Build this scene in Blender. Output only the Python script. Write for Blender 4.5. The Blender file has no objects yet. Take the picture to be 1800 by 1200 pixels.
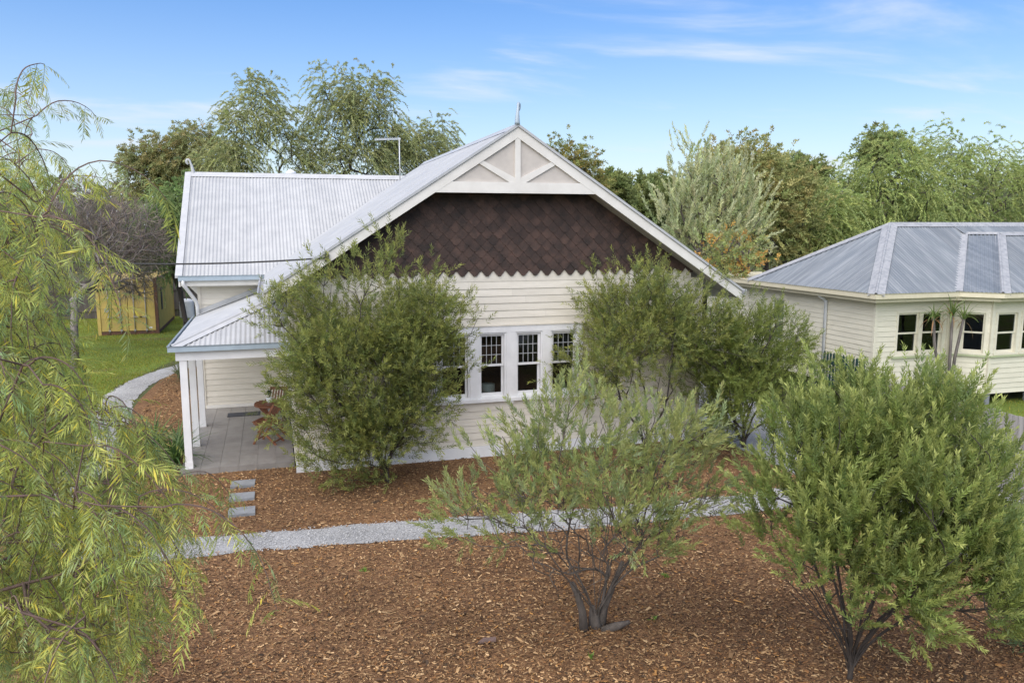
import bpy, math, random
import numpy as np
from mathutils import Vector, Matrix
R = math.radians
rng = np.random.default_rng(7); random.seed(7)
sc = bpy.context.scene
col = sc.collection

# ------------------------------------------------------------------ camera, sky, sun, exposure
CAM = np.array([-.32, -15.39, 4.7]); F = 1400.; PITCH = math.atan(203/1400.); YAW = R(16.8)
cam = bpy.data.cameras.new('camera'); cam.sensor_width = 36; cam.lens = 28.0; cam.clip_end = 3000; cam.clip_start = .05
co = bpy.data.objects.new('camera', cam); col.objects.link(co)
co.location = CAM; co.rotation_euler = (R(90)-PITCH, 0, -YAW)
sc.camera = co

SUN_EL, SUN_AZ = R(54), R(222)      # azimuth clockwise from +Y: the light comes from behind and left of the camera
w = bpy.data.worlds.new('World'); sc.world = w; w.use_nodes = True
nt = w.node_tree; nt.nodes.clear()
def N(t, nt_, **k):
    n = nt_.nodes.new(t)
    for a, b in k.items(): setattr(n, a, b)
    return n
out = N('ShaderNodeOutputWorld', nt); bg = N('ShaderNodeBackground', nt); bg.inputs[1].default_value = .069
sky = N('ShaderNodeTexSky', nt, sky_type='NISHITA', sun_disc=False, sun_elevation=SUN_EL, sun_rotation=SUN_AZ,
        altitude=0, air_density=1.0, dust_density=.5, ozone_density=2.5)
tc = N('ShaderNodeTexCoord', nt); sep = N('ShaderNodeSeparateXYZ', nt); nt.links.new(tc.outputs['Generated'], sep.inputs[0])
mz = N('ShaderNodeMath', nt, operation='MAXIMUM'); nt.links.new(sep.outputs[2], mz.inputs[0]); mz.inputs[1].default_value = 0.02
az = N('ShaderNodeMath', nt, operation='ADD'); nt.links.new(mz.outputs[0], az.inputs[0]); az.inputs[1].default_value = .12
dv = N('ShaderNodeVectorMath', nt, operation='DIVIDE'); cb = N('ShaderNodeCombineXYZ', nt)
for i in range(3): nt.links.new(az.outputs[0], cb.inputs[i])
nt.links.new(tc.outputs['Generated'], dv.inputs[0]); nt.links.new(cb.outputs[0], dv.inputs[1])
mp = N('ShaderNodeMapping', nt); mp.inputs['Rotation'].default_value = (0, 0, R(60)); mp.inputs['Scale'].default_value = (.55, 1.3, 0)
mp.inputs['Location'].default_value = (.3, 2.6, 0)
nt.links.new(dv.outputs[0], mp.inputs[0])
no = N('ShaderNodeTexNoise', nt); no.inputs['Scale'].default_value = 1.25; no.inputs['Detail'].default_value = 8; no.inputs['Roughness'].default_value = .55
no.inputs['Distortion'].default_value = .35
nt.links.new(mp.outputs[0], no.inputs['Vector'])
cr = N('ShaderNodeMapRange', nt); cr.interpolation_type = 'SMOOTHSTEP'
cr.inputs['From Min'].default_value = .51; cr.inputs['From Max'].default_value = .78; cr.inputs['To Max'].default_value = .9
nt.links.new(no.outputs['Fac'], cr.inputs['Value'])
mx = N('ShaderNodeMix', nt, data_type='RGBA'); nt.links.new(cr.outputs[0], mx.inputs['Factor'])
hsv = N('ShaderNodeHueSaturation', nt); hsv.inputs['Saturation'].default_value = 1.48; hsv.inputs['Hue'].default_value = .51; nt.links.new(sky.outputs[0], hsv.inputs['Color']); nt.links.new(hsv.outputs[0], mx.inputs['A']); mx.inputs['B'].default_value = (5.0, 5.2, 5.7, 1)
hz1 = N('ShaderNodeMath', nt, operation='MULTIPLY'); nt.links.new(mz.outputs[0], hz1.inputs[0]); hz1.inputs[1].default_value = -1/.155
hz2 = N('ShaderNodeMath', nt, operation='EXPONENT'); nt.links.new(hz1.outputs[0], hz2.inputs[0])
mh = N('ShaderNodeMix', nt, data_type='RGBA'); nt.links.new(hz2.outputs[0], mh.inputs['Factor'])      # pale low haze, the same all round the horizon
nt.links.new(mx.outputs['Result'], mh.inputs['A']); mh.inputs['B'].default_value = (4.1, 4.6, 5.25, 1)
nt.links.new(mh.outputs['Result'], bg.inputs[0]); nt.links.new(bg.outputs[0], out.inputs[0])

sun = bpy.data.lights.new('sun', 'SUN'); sun.energy = 2.3; sun.angle = R(100); sun.color = (1, .925, .80)
so = bpy.data.objects.new('sun', sun); col.objects.link(so)
sd = Vector((math.sin(SUN_AZ)*math.cos(SUN_EL), math.cos(SUN_AZ)*math.cos(SUN_EL), math.sin(SUN_EL)))
so.rotation_euler = (-sd).to_track_quat('-Z', 'Y').to_euler(); so.location = (0, -30, 40)
vs = sc.view_settings; vs.view_transform = 'Standard'; vs.look = 'None'; vs.gamma = 1; vs.exposure = 1.42
sc.cycles.max_bounces = 8; sc.cycles.transparent_max_bounces = 12
sc.cycles.use_adaptive_sampling = True

# ------------------------------------------------------------------ pixel helper (direction from the photograph, distance chosen by what is touched)
_cp, _sp, _cy, _sy = math.cos(PITCH), math.sin(PITCH), math.cos(YAW), math.sin(YAW)
def ray(px, py):
    dx, dy = px-900., py-600.
    fw = F*_cp-dy*_sp; dn = dy*_cp+F*_sp
    return np.array([dx*_cy+fw*_sy, -dx*_sy+fw*_cy, -dn])/fw
def atd(px, py, d): return CAM+ray(px, py)*d          # at forward distance d
def atY(px, py, y):
    r = ray(px, py); return CAM+r*(y-CAM[1])/r[1]
def atZ(px, py, z=0.):
    r = ray(px, py); return CAM+r*(z-CAM[2])/r[2]

# ------------------------------------------------------------------ materials
def mat(name, c1, c2=None, rough=.6, scale=6., stretch=(1, 1, 1), bump=0., bscale=None, rand=0., metal=0., detail=5., spec=.5, lo=.35, hi=.65):
    m = bpy.data.materials.new(name); m.use_nodes = True; t = m.node_tree
    b = t.nodes['Principled BSDF']; b.inputs['Roughness'].default_value = rough; b.inputs['Metallic'].default_value = metal
    b.inputs['Specular IOR Level'].default_value = spec
    c2 = c2 or tuple(x*.8 for x in c1)
    tcn = N('ShaderNodeTexCoord', t); mpn = N('ShaderNodeMapping', t); mpn.inputs['Scale'].default_value = stretch
    geo = N('ShaderNodeNewGeometry', t)
    t.links.new(geo.outputs['Position'], mpn.inputs[0])
    n1 = N('ShaderNodeTexNoise', t); n1.inputs['Scale'].default_value = scale; n1.inputs['Detail'].default_value = detail; n1.inputs['Roughness'].default_value = .6
    t.links.new(mpn.outputs[0], n1.inputs['Vector'])
    mr = N('ShaderNodeMapRange', t); mr.inputs['From Min'].default_value = lo; mr.inputs['From Max'].default_value = hi
    t.links.new(n1.outputs['Fac'], mr.inputs['Value'])
    mix = N('ShaderNodeMix', t, data_type='RGBA'); mix.inputs['A'].default_value = (*c1, 1); mix.inputs['B'].default_value = (*c2, 1)
    t.links.new(mr.outputs[0], mix.inputs['Factor']); src = mix.outputs['Result']
    if rand:
        oi = N('ShaderNodeObjectInfo', t); m2 = N('ShaderNodeMapRange', t)
        m2.inputs['To Min'].default_value = 1-rand; m2.inputs['To Max'].default_value = 1+rand
        t.links.new(oi.outputs['Random'], m2.inputs['Value'])
        hs = N('ShaderNodeHueSaturation', t); t.links.new(m2.outputs[0], hs.inputs['Value']); t.links.new(src, hs.inputs['Color']); src = hs.outputs[0]
    t.links.new(src, b.inputs['Base Color'])
    if bump:
        n2 = N('ShaderNodeTexNoise', t); n2.inputs['Scale'].default_value = bscale or scale*4; n2.inputs['Detail'].default_value = 4
        t.links.new(mpn.outputs[0], n2.inputs['Vector'])
        bp = N('ShaderNodeBump', t); bp.inputs['Strength'].default_value = bump; bp.inputs['Distance'].default_value = .02
        t.links.new(n2.outputs['Fac'], bp.inputs['Height']); t.links.new(bp.outputs[0], b.inputs['Normal'])
    return m

def leafmat(name, trans=.36, rough=.5, spec=.35):
    m = bpy.data.materials.new(name); m.use_nodes = True; t = m.node_tree
    b = t.nodes['Principled BSDF']; b.inputs['Roughness'].default_value = rough; b.inputs['Specular IOR Level'].default_value = spec
    a = N('ShaderNodeAttribute', t, attribute_name='tint')
    t.links.new(a.outputs['Color'], b.inputs['Base Color'])
    tr = N('ShaderNodeBsdfTranslucent', t); t.links.new(a.outputs['Color'], tr.inputs[0])
    ms = N('ShaderNodeMixShader', t); ms.inputs[0].default_value = trans
    t.links.new(b.outputs[0], ms.inputs[1]); t.links.new(tr.outputs[0], ms.inputs[2])
    t.links.new(ms.outputs[0], t.nodes['Material Output'].inputs[0])
    return m

def glassmat(name):
    m = bpy.data.materials.new(name); m.use_nodes = True; t = m.node_tree
    gl = N('ShaderNodeBsdfGlossy', t); gl.inputs['Roughness'].default_value = .02; gl.inputs[0].default_value = (.9, .95, 1, 1)
    tp = N('ShaderNodeBsdfTransparent', t); tp.inputs[0].default_value = (.75, .78, .78, 1)
    fr = N('ShaderNodeFresnel', t); fr.inputs[0].default_value = 1.5
    ms = N('ShaderNodeMixShader', t); t.links.new(fr.outputs[0], ms.inputs[0]); t.links.new(tp.outputs[0], ms.inputs[1]); t.links.new(gl.outputs[0], ms.inputs[2])
    t.links.new(ms.outputs[0], t.nodes['Material Output'].inputs[0])
    return m

M = dict(
    cream=mat('cream_paint', (.66, .615, .53), (.59, .55, .465), .55, 3, (.6, .6, 3), .1, 30, rand=.04),
    white=mat('white_paint', (.72, .72, .72), (.65, .65, .65), .45, 4, (1, 1, 1), .06, 30, rand=.02),
    offwhite=mat('off_white_paint', (.69, .665, .615), (.62, .595, .545), .5, 3, (1, 1, 1), .06, 30),
    panel=mat('beige_panel', (.52, .475, .425), (.47, .43, .385), .6, 8),
    iron=mat('pale_corrugated_iron', (.395, .40, .398), (.335, .342, .345), .48, 2.5, (1, 1, 1), .05, 20, rand=.035),
    cap=mat('pale_iron_flashing', (.44, .445, .445), (.37, .378, .385), .45, 4, rand=.03),
    gutter=mat('grey_blue_gutter', (.33, .40, .45), (.28, .34, .39), .4, 5),
    oldiron=mat('weathered_galvanised_iron', (.125, .145, .166), (.215, .232, .248), .55, 1.0, (7, .7, .7), .08, 25, rand=.10, lo=.42, hi=.72),
    oldiron_y=mat('weathered_galvanised_iron_side', (.125, .145, .166), (.215, .232, .248), .55, 1.0, (.7, 7, .7), .08, 25, rand=.10, lo=.42, hi=.72),
    oldcap=mat('weathered_galvanised_capping', (.33, .335, .34), (.19, .20, .215), .55, 9, bump=.1, lo=.4, hi=.75),
    ncream=mat('pale_cream_paint', (.66, .625, .50), (.60, .565, .45), .55, 3, (.6, .6, 3), .08, 30, rand=.03),
    ngutter=mat('cream_gutter_paint', (.60, .55, .40), (.54, .49, .35), .45, 5),
    nsill=mat('sage_sill_paint', (.40, .44, .27), (.36, .40, .24), .5, 5),
    shingle=mat('dark_brown_shingle', (.066, .036, .026), (.028, .017, .013), .75, 5, (1, 1, 1), .3, 40, rand=.35),
    darkwood=mat('dark_backing', (.022, .017, .015), (.015, .012, .011), .8, 6),
    soffit=mat('soffit_lining', (.42, .39, .34), (.36, .33, .29), .7, 5),
    tile=mat('porch_tile', (.25, .235, .215), (.20, .185, .17), .45, 3.5, (1, 1, 1), .05, 30, rand=.06),
    grout=mat('tile_grout', (.36, .34, .31), (.30, .28, .26), .8, 9),
    conc=mat('grey_paver', (.215, .225, .235), (.165, .172, .18), .8, 9, bump=.2, bscale=60, rand=.05),
    teak=mat('oiled_timber', (.20, .075, .032), (.13, .045, .02), .5, 9, (1, 1, 1), .1, 40, rand=.12),
    glass=glassmat('window_glass'),
    lead=mat('lead_came', (.42, .43, .44), (.34, .35, .36), .5, 9),
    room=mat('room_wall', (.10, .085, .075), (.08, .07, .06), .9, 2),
    blind=mat('roller_blind', (.50, .50, .46), (.45, .45, .42), .8, 5),
    shade=mat('lamp_shade_fabric', (.72, .78, .74), (.66, .72, .68), .8, 9),
    ceramic=mat('white_ceramic', (.78, .79, .80), (.72, .73, .74), .25, 5),
    yellow=mat('faded_yellow_paint', (.50, .37, .095), (.37, .27, .08), .6, 2.5, (1, 1, .5), .1, 25, rand=.05),
    rust=mat('rusty_steel', (.13, .055, .028), (.07, .04, .03), .85, 9, bump=.2),
    steel=mat('dull_zinc_rod', (.36, .35, .32), (.26, .24, .22), .5, 9),
    black=mat('black_plastic', (.02, .02, .022), (.015, .015, .016), .5, 9),
    antenna=mat('aluminium_tube', (.55, .56, .57), (.48, .49, .5), .35, 9, metal=.6),
    greenpaint=mat('dark_green_paint', (.012, .045, .04), (.01, .035, .032), .5, 5, rand=.1),
    paling=mat('weathered_grey_paling', (.33, .31, .29), (.22, .205, .19), .85, 5, (4, 4, .4), .2, 30, rand=.14),
    darkpaling=mat('old_dark_paling', (.10, .085, .075), (.06, .052, .048), .9, 5, (4, 4, .4), .2, 30, rand=.2),
    bark=mat('grey_brown_bark', (.115, .095, .08), (.06, .05, .042), .9, 14, (1, 1, .35), .5, 40),
    barkgrey=mat('grey_bark', (.17, .15, .135), (.09, .08, .072), .9, 14, (1, 1, .35), .5, 40),
    barkpale=mat('pale_grey_bark', (.20, .175, .16), (.12, .105, .097), .9, 14, (1, 1, .35), .4, 40),
    barkdark=mat('dark_bark', (.06, .048, .04), (.032, .027, .024), .9, 14, (1, 1, .35), .5, 40),
    twigpink=mat('reddish_twig', (.17, .105, .085), (.10, .07, .055), .8, 14, (1, 1, .35), .2, 40),
    leaf=leafmat('leaf', .42), leafdull=leafmat('dull_leaf', .32, .7, .2),
    chip=leafmat('wood_chip', 0., .85, .2), stone=leafmat('crushed_stone', 0., .85, .3),
    mat_grey=mat('door_mat_fibre', (.055, .058, .065), (.04, .042, .048), .95, 40, bump=.3, bscale=200),
    tank=mat('pale_tank', (.62, .64, .66), (.55, .57, .59), .5, 4),
)

def groundmat(name, cols, scale, bump, rough=.95, big=None, vor=True):
    """mottled ground: voronoi pieces coloured through a ramp, with slow patches"""
    m = bpy.data.materials.new(name); m.use_nodes = True; t = m.node_tree
    b = t.nodes['Principled BSDF']; b.inputs['Roughness'].default_value = rough; b.inputs['Specular IOR Level'].default_value = .2
    geo = N('ShaderNodeNewGeometry', t)
    nz = N('ShaderNodeTexNoise', t); nz.inputs['Scale'].default_value = scale*.35; nz.inputs['Detail'].default_value = 3
    t.links.new(geo.outputs['Position'], nz.inputs['Vector'])
    va = N('ShaderNodeVectorMath', t, operation='MULTIPLY_ADD'); va.inputs[1].default_value = (.06, .06, 0)
    t.links.new(nz.outputs['Color'], va.inputs[0]); t.links.new(geo.outputs['Position'], va.inputs[2])
    mpn = N('ShaderNodeMapping', t); mpn.inputs['Scale'].default_value = (1, 1.7 if vor else 1, 1); t.links.new(va.outputs[0], mpn.inputs[0])
    vo = N('ShaderNodeTexVoronoi', t); vo.inputs['Scale'].default_value = scale; t.links.new(mpn.outputs[0], vo.inputs['Vector'])
    sx = N('ShaderNodeSeparateXYZ', t); t.links.new(vo.outputs['Color'], sx.inputs[0])
    rp = N('ShaderNodeValToRGB', t); e = rp.color_ramp.elements
    while len(e) < len(cols): e.new(.5)
    for i, c in enumerate(cols): e[i].position = i/(len(cols)-1); e[i].color = (*c, 1)
    t.links.new(sx.outputs[0], rp.inputs[0])
    n2 = N('ShaderNodeTexNoise', t); n2.inputs['Scale'].default_value = .9; n2.inputs['Detail'].default_value = 4; t.links.new(geo.outputs['Position'], n2.inputs['Vector'])
    mr = N('ShaderNodeMapRange', t); mr.inputs['From Min'].default_value = .3; mr.inputs['From Max'].default_value = .7; mr.inputs['To Min'].default_value = .75; mr.inputs['To Max'].default_value = 1.15
    t.links.new(n2.outputs['Fac'], mr.inputs['Value'])
    hs = N('ShaderNodeHueSaturation', t); t.links.new(rp.outputs[0], hs.inputs['Color']); t.links.new(mr.outputs[0], hs.inputs['Value'])
    src = hs.outputs[0]
    if big:
        n3 = N('ShaderNodeTexNoise', t); n3.inputs['Scale'].default_value = big[1]; n3.inputs['Detail'].default_value = 5; t.links.new(geo.outputs['Position'], n3.inputs['Vector'])
        m3 = N('ShaderNodeMapRange', t); m3.inputs['From Min'].default_value = big[2]; m3.inputs['From Max'].default_value = big[3]; t.links.new(n3.outputs['Fac'], m3.inputs['Value'])
        mm = N('ShaderNodeMix', t, data_type='RGBA'); t.links.new(m3.outputs[0], mm.inputs['Factor']); t.links.new(src, mm.inputs['A']); mm.inputs['B'].default_value = (*big[0], 1)
        src = mm.outputs['Result']
    t.links.new(src, b.inputs['Base Color'])
    bp = N('ShaderNodeBump', t); bp.inputs['Strength'].default_value = bump; bp.inputs['Distance'].default_value = .02
    t.links.new(vo.outputs['Distance'], bp.inputs['Height']); t.links.new(bp.outputs[0], b.inputs['Normal'])
    return m
M['mulch'] = groundmat('bark_mulch', [(.05, .027, .015), (.16, .083, .040), (.25, .137, .065), (.10, .052, .027), (.34, .205, .10)], 38, .8)
M['gravel'] = groundmat('crushed_rock', [(.20, .20, .20), (.33, .33, .328), (.42, .42, .415), (.27, .27, .268)], 75, .6, vor=False)
M['grass'] = groundmat('short_grass', [(.075, .115, .018), (.12, .165, .026), (.15, .19, .034), (.09, .135, .022)], 30, .5, big=((.14, .10, .05), .55, .56, .72))
M['earth'] = groundmat('grassy_ground', [(.045, .065, .02), (.07, .085, .03), (.09, .09, .04), (.06, .07, .025)], 9, .3, big=((.08, .07, .04), .12, .5, .7))

# ------------------------------------------------------------------ mesh helpers
class B:
    def __init__(s): s.v = []; s.f = []
    def add(s, vs, fs):
        o = len(s.v); s.v += [tuple(map(float, q)) for q in vs]; s.f += [tuple(i+o for i in f) for f in fs]; return s
    def box(s, x0, x1, y0, y1, z0, z1):
        return s.add([(x0,y0,z0),(x1,y0,z0),(x1,y1,z0),(x0,y1,z0),(x0,y0,z1),(x1,y0,z1),(x1,y1,z1),(x0,y1,z1)],
                     [(0,3,2,1),(4,5,6,7),(0,1,5,4),(1,2,6,5),(2,3,7,6),(3,0,4,7)])
    def bar(s, a, b, w, h, up=(0, 0, 1)):
        """rectangular bar from a to b, w across, h along 'up'"""
        a, b = Vector(a), Vector(b); d = (b-a).normalized(); up = Vector(up)
        x = d.cross(up)
        if x.length < 1e-4: x = d.cross(Vector((1, 0, 0)))
        x.normalize(); y = x.cross(d).normalized()
        x *= w/2; y *= h/2
        vs = [a-x-y, a+x-y, a+x+y, a-x+y, b-x-y, b+x-y, b+x+y, b-x+y]
        return s.add(vs, [(0,1,2,3),(7,6,5,4),(0,4,5,1),(1,5,6,2),(2,6,7,3),(3,7,4,0)])
    def prism(s, poly, d):
        """polygon of 3d points extruded by vector d"""
        n = len(poly); d = Vector(d); p = [Vector(q) for q in poly]
        return s.add(p+[q+d for q in p], [tuple(range(n))[::-1], tuple(range(n, 2*n))]+[(i, (i+1) % n, n+(i+1) % n, n+i) for i in range(n)])
    def tube(s, pts, r, k=8, cap=True):
        pts = [Vector(p) for p in pts]; n = len(pts); rs = [r]*n if np.isscalar(r) else list(r)
        vs = []; ref = None
        for i, p in enumerate(pts):
            d = (pts[min(i+1, n-1)]-pts[max(i-1, 0)]).normalized()
            if ref is None: ref = d.orthogonal().normalized()
            x = (ref-d*ref.dot(d))
            x = x.normalized() if x.length > 1e-5 else d.orthogonal().normalized()
            ref = x; y = d.cross(x)
            for j in range(k):
                a = 2*math.pi*j/k; vs.append(p+(x*math.cos(a)+y*math.sin(a))*rs[i])
        fs = [(i*k+j, i*k+(j+1) % k, (i+1)*k+(j+1) % k, (i+1)*k+j) for i in range(n-1) for j in range(k)]
        if cap: fs += [tuple(range(k))[::-1], tuple(range((n-1)*k, n*k))]
        return s.add(vs, fs)
    def lathe(s, c, prof, k=20):
        cx, cy, cz = c; vs = []
        for r, z in prof:
            for j in range(k):
                a = 2*math.pi*j/k; vs.append((cx+r*math.cos(a), cy+r*math.sin(a), cz+z))
        n = len(prof)
        fs = [(i*k+j, i*k+(j+1) % k, (i+1)*k+(j+1) % k, (i+1)*k+j) for i in range(n-1) for j in range(k)]
        fs += [tuple(range(k))[::-1], tuple(range((n-1)*k, n*k))]
        return s.add(vs, fs)
    def build(s, name, m, parent=None, smooth=False, loc=None):
        me = bpy.data.meshes.new(name); me.from_pydata(s.v, [], s.f); me.materials.append(M[m] if isinstance(m, str) else m)
        if smooth: me.polygons.foreach_set('use_smooth', [True]*len(me.polygons))
        me.update(); return link(name, me, parent, loc)

def wloc(o):
    p = Vector((0, 0, 0))
    while o is not None: p += o.location; o = o.parent
    return p
def link(name, me, parent=None, loc=None):
    """mesh data is in world coordinates unless loc says where its origin stands"""
    o = bpy.data.objects.new(name, me); col.objects.link(o)
    o.location = Vector(loc if loc is not None else (0, 0, 0))-(wloc(parent) if parent else Vector((0, 0, 0)))
    o.parent = parent; return o
def tag(o, label, cat=None, group=None, kind=None):
    if label: o['label'] = label
    if cat: o['category'] = cat
    if group: o['group'] = group
    if kind: o['kind'] = kind
    return o
def thing(name, label, cat, loc=(0, 0, 0), group=None):
    o = bpy.data.objects.new(name, None); col.objects.link(o); o.location = loc; o.empty_display_size = .3
    return tag(o, label, cat, group)
def copytree(o, parent=None):
    c = o.copy(); col.objects.link(c); c.parent = parent
    for ch in list(o.children): copytree(ch, c)
    return c

def arrmesh(name, V, Fq, m, tint=None, smooth=False):
    """fast mesh from numpy arrays; Fq is (n,3) or (n,4); tint is per-vertex rgb"""
    me = bpy.data.meshes.new(name); V = np.asarray(V, np.float32); Fq = np.asarray(Fq, np.int32); n, k = Fq.shape
    me.vertices.add(len(V)); me.vertices.foreach_set('co', V.ravel())
    me.loops.add(n*k); me.loops.foreach_set('vertex_index', Fq.ravel())
    me.polygons.add(n); me.polygons.foreach_set('loop_start', np.arange(0, n*k, k, dtype=np.int32))
    if smooth: me.polygons.foreach_set('use_smooth', np.ones(n, bool))
    me.materials.append(M[m])
    if tint is not None:
        a = me.color_attributes.new('tint', 'FLOAT_COLOR', 'POINT')
        c = np.ones((len(V), 4), np.float32); c[:, :3] = tint; a.data.foreach_set('color', c.ravel())
    me.update(calc_edges=True); me.validate(); return me

def unit(a): return a/np.maximum(np.linalg.norm(a, axis=-1, keepdims=True), 1e-9)

# ------------------------------------------------------------------ ground, paths
def sheet(name, poly, z, m, kind='structure', label=None):
    b = B(); b.add([(x, y, z) for x, y in poly], [tuple(range(len(poly)))])
    o = b.build(name, m); tag(o, label, None, None, kind); return o
sheet('ground', [(-900, -300), (900, -300), (900, 1500), (-900, 1500)], 0, 'earth')
sheet('lawn', [(-40, -1.5), (-4.2, -1.5), (-4.2, 7), (-4.9, 10), (-3.5, 15.5), (-3.5, 34), (-40, 34)], .004, 'grass')
sheet('neighbour_lawn', [(12.05, -16), (40, -16), (40, 1.2), (12.05, 1.2)], .004, 'grass')
sheet('mulch_bed', [(-7.5, -17), (9.1, -17), (9.1, 3), (8.0, 3), (8.0, .6), (-1.8, .6), (-1.8, 12.5), (-3.6, 13.0), (-3.9, 8), (-3.9, -1.4), (-7.5, -1.4)], .008, 'mulch')
def strip(name, pts, wd, z, m, seed):
    r = np.random.default_rng(seed); p = np.array(pts, float)
    seg = np.linalg.norm(np.diff(p, axis=0), axis=1); L = np.r_[0, np.cumsum(seg)]; n = int(L[-1]/.12)
    # smooth by resampling and box filter
    s = np.linspace(0, L[-1], n); q = np.c_[np.interp(s, L, p[:, 0]), np.interp(s, L, p[:, 1])]
    for _ in range(3):
        k = 9; pad = np.r_[np.repeat(q[:1], k//2, 0), q, np.repeat(q[-1:], k//2, 0)]
        q = np.c_[np.convolve(pad[:, 0], np.ones(k)/k, 'valid'), np.convolve(pad[:, 1], np.ones(k)/k, 'valid')]
    t = unit(np.gradient(q, axis=0)); nn = np.c_[-t[:, 1], t[:, 0]]
    jl = np.convolve(r.normal(0, .05, n+4), np.ones(5)/3, 'valid'); jr = np.convolve(r.normal(0, .05, n+4), np.ones(5)/3, 'valid')
    wv = np.interp(s, L, wd) if not np.isscalar(wd) else np.full(n, wd)
    a = q+nn*(wv/2+jl)[:, None]; b = q-nn*(wv/2+jr)[:, None]
    V = np.r_[np.c_[a, np.full(n, z)], np.c_[b, np.full(n, z)]]
    i = np.arange(n-1); Fq = np.c_[i, i+n, i+n+1, i+1]
    o = link(name, arrmesh(name, V, Fq[:, ::-1], m)); tag(o, None, None, None, 'structure'); return q, wv
PATHS = []
PATHS.append(strip('side_path', [(-2.2, -3.3), (-3.1, -3.0), (-3.75, -1.6), (-3.95, 2), (-4.15, 5), (-4.5, 8), (-4.35, 10.2), (-3.7, 12.4), (-2.6, 14.5)], .82, .012, 'gravel', 3))
PATHS.append(strip('front_path', [(-3.2, -3.25), (-1.9, -3.27), (0, -3.42), (2.1, -3.62), (4.5, -3.9), (6.6, -4.0), (8.2, -4.0), (10, -4.1)], [.72, .72, .74, .8, .8, .8, .95, 1.2], .016, 'gravel', 4))
PATHS.append(strip('driveway', [(10.45, -30), (10.4, -9), (10.5, -4), (10.6, 6), (10.6, 14)], 2.9, .020, 'gravel', 5))
def on_path(P, extra=0.):
    hit = np.zeros(len(P), bool)
    for q, wv in PATHS:
        for i0 in range(0, len(q), 3):
            hit |= ((P[:, 0]-q[i0, 0])**2+(P[:, 1]-q[i0, 1])**2) < (wv[i0]/2+extra)**2
    return hit

# wood chips, crushed stone and grass as real pieces
def scatter(n, region, near=3.0, seed=1):
    """random ground points, denser near the camera in proportion to how large they show"""
    r = np.random.default_rng(seed); x0, x1, y0, y1 = region; outp = []; tot = 0
    while tot < n:
        P = np.c_[r.uniform(x0, x1, 200000), r.uniform(y0, y1, 200000)]
        d2 = (P[:, 0]-CAM[0])**2+(P[:, 1]-CAM[1])**2+CAM[2]**2
        keep = r.random(len(P)) < np.minimum(1, (near**2+22)/d2)
        P = P[keep]; outp.append(P); tot += len(P)
    return np.concatenate(outp)[:n]
def in_frame(P, m=1.12):
    d = np.c_[P, np.zeros(len(P))]-CAM; rt = d[:, 0]*_cy-d[:, 1]*_sy; fw = d[:, 0]*_sy+d[:, 1]*_cy
    return (np.abs(rt) < fw*.643*m+.6) & (fw > 1)
r = np.random.default_rng(11)
P = scatter(185000, (-6, 9, -13.5, .45), seed=12); P2 = np.c_[r.uniform(-3.6, -1.9, 9000), r.uniform(.4, 12, 9000)]
P = np.r_[P, P2]; P = P[in_frame(P)]; P = P[~on_path(P, -.02)]
P = P[~((P[:, 0] > -1.75) & (P[:, 1] > .38))]
n = len(P)
L = r.gamma(2.2, .0105, n)+.009; W = L*r.uniform(.18, .5, n); H_ = r.uniform(.003, .012, n)
a = r.uniform(0, 2*np.pi, n); tl = r.normal(0, .22, n)
ex = np.c_[np.cos(a)*np.cos(tl), np.sin(a)*np.cos(tl), np.sin(tl)]; ey = np.c_[-np.sin(a), np.cos(a), r.normal(0, .25, n)]
c0 = np.c_[P, .010+r.random(n)**2*.03]
V = np.stack([c0-ex*L[:, None]/2-ey*W[:, None]/2, c0+ex*L[:, None]/2-ey*W[:, None]/2*.6, c0+ex*L[:, None]/2+ey*W[:, None]/2*.7, c0-ex*L[:, None]/2+ey*W[:, None]/2,
              c0-ex*L[:, None]*.42+np.c_[0*a, 0*a, H_], c0+ex*L[:, None]*.42+np.c_[0*a, 0*a, H_]], 1).reshape(-1, 3)
i = np.arange(n)[:, None]*6
Fq = np.concatenate([i+np.array([[0, 1, 5, 4]]), i+np.array([[2, 3, 4, 5]])])
pal = np.array([(.17, .098, .052), (.25, .150, .080), (.34, .220, .120), (.085, .050, .030), (.44, .300, .175), (.20, .100, .045), (.05, .034, .024), (.36, .19, .07)])
ci = r.choice(len(pal), n, p=[.2, .2, .17, .15, .07, .1, .08, .03]); tint = pal[ci]*r.uniform(.75, 1.25, (n, 1))*[1.08, 1.06, .96]*(1+.20*np.sin(P[:, :1]*1.1+1.7*np.sin(P[:, 1:]*.8))*np.sin(P[:, 1:]*1.5+1.3*np.sin(P[:, :1]*.9)))
o = link('mulch_chips', arrmesh('mulch_chips', V, Fq, 'chip', np.repeat(tint, 6, 0))); tag(o, 'loose brown bark chips covering the garden bed', 'mulch', None, 'stuff')

P = np.r_[scatter(60000, (-3.8, 12, -9, -2.6), seed=14), np.c_[r.uniform(-5.2, -3, 9000), r.uniform(-3, 12, 9000)]]
P = P[in_frame(P)]; P = P[on_path(P, .05)]; n = len(P)
S = r.uniform(.007, .017, n)
c0 = np.c_[P, .022+0*S]; a = r.uniform(0, 6.28, n)
ex = np.c_[np.cos(a), np.sin(a), r.normal(0, .2, n)]*S[:, None]; ey = np.c_[-np.sin(a), np.cos(a), r.normal(0, .2, n)]*S[:, None]*.8; ez = np.c_[0*a, 0*a, S*.8]
V = np.stack([c0-ex, c0-ey, c0+ex, c0+ey, c0+ez], 1).reshape(-1, 3); i = np.arange(n)[:, None]*5
Fq = np.concatenate([i+np.array([[0, 1, 4]]), i+np.array([[1, 2, 4]]), i+np.array([[2, 3, 4]]), i+np.array([[3, 0, 4]])])
tint = np.array((.37, .37, .365))*r.uniform(.55, 1.25, (n, 1))
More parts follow.
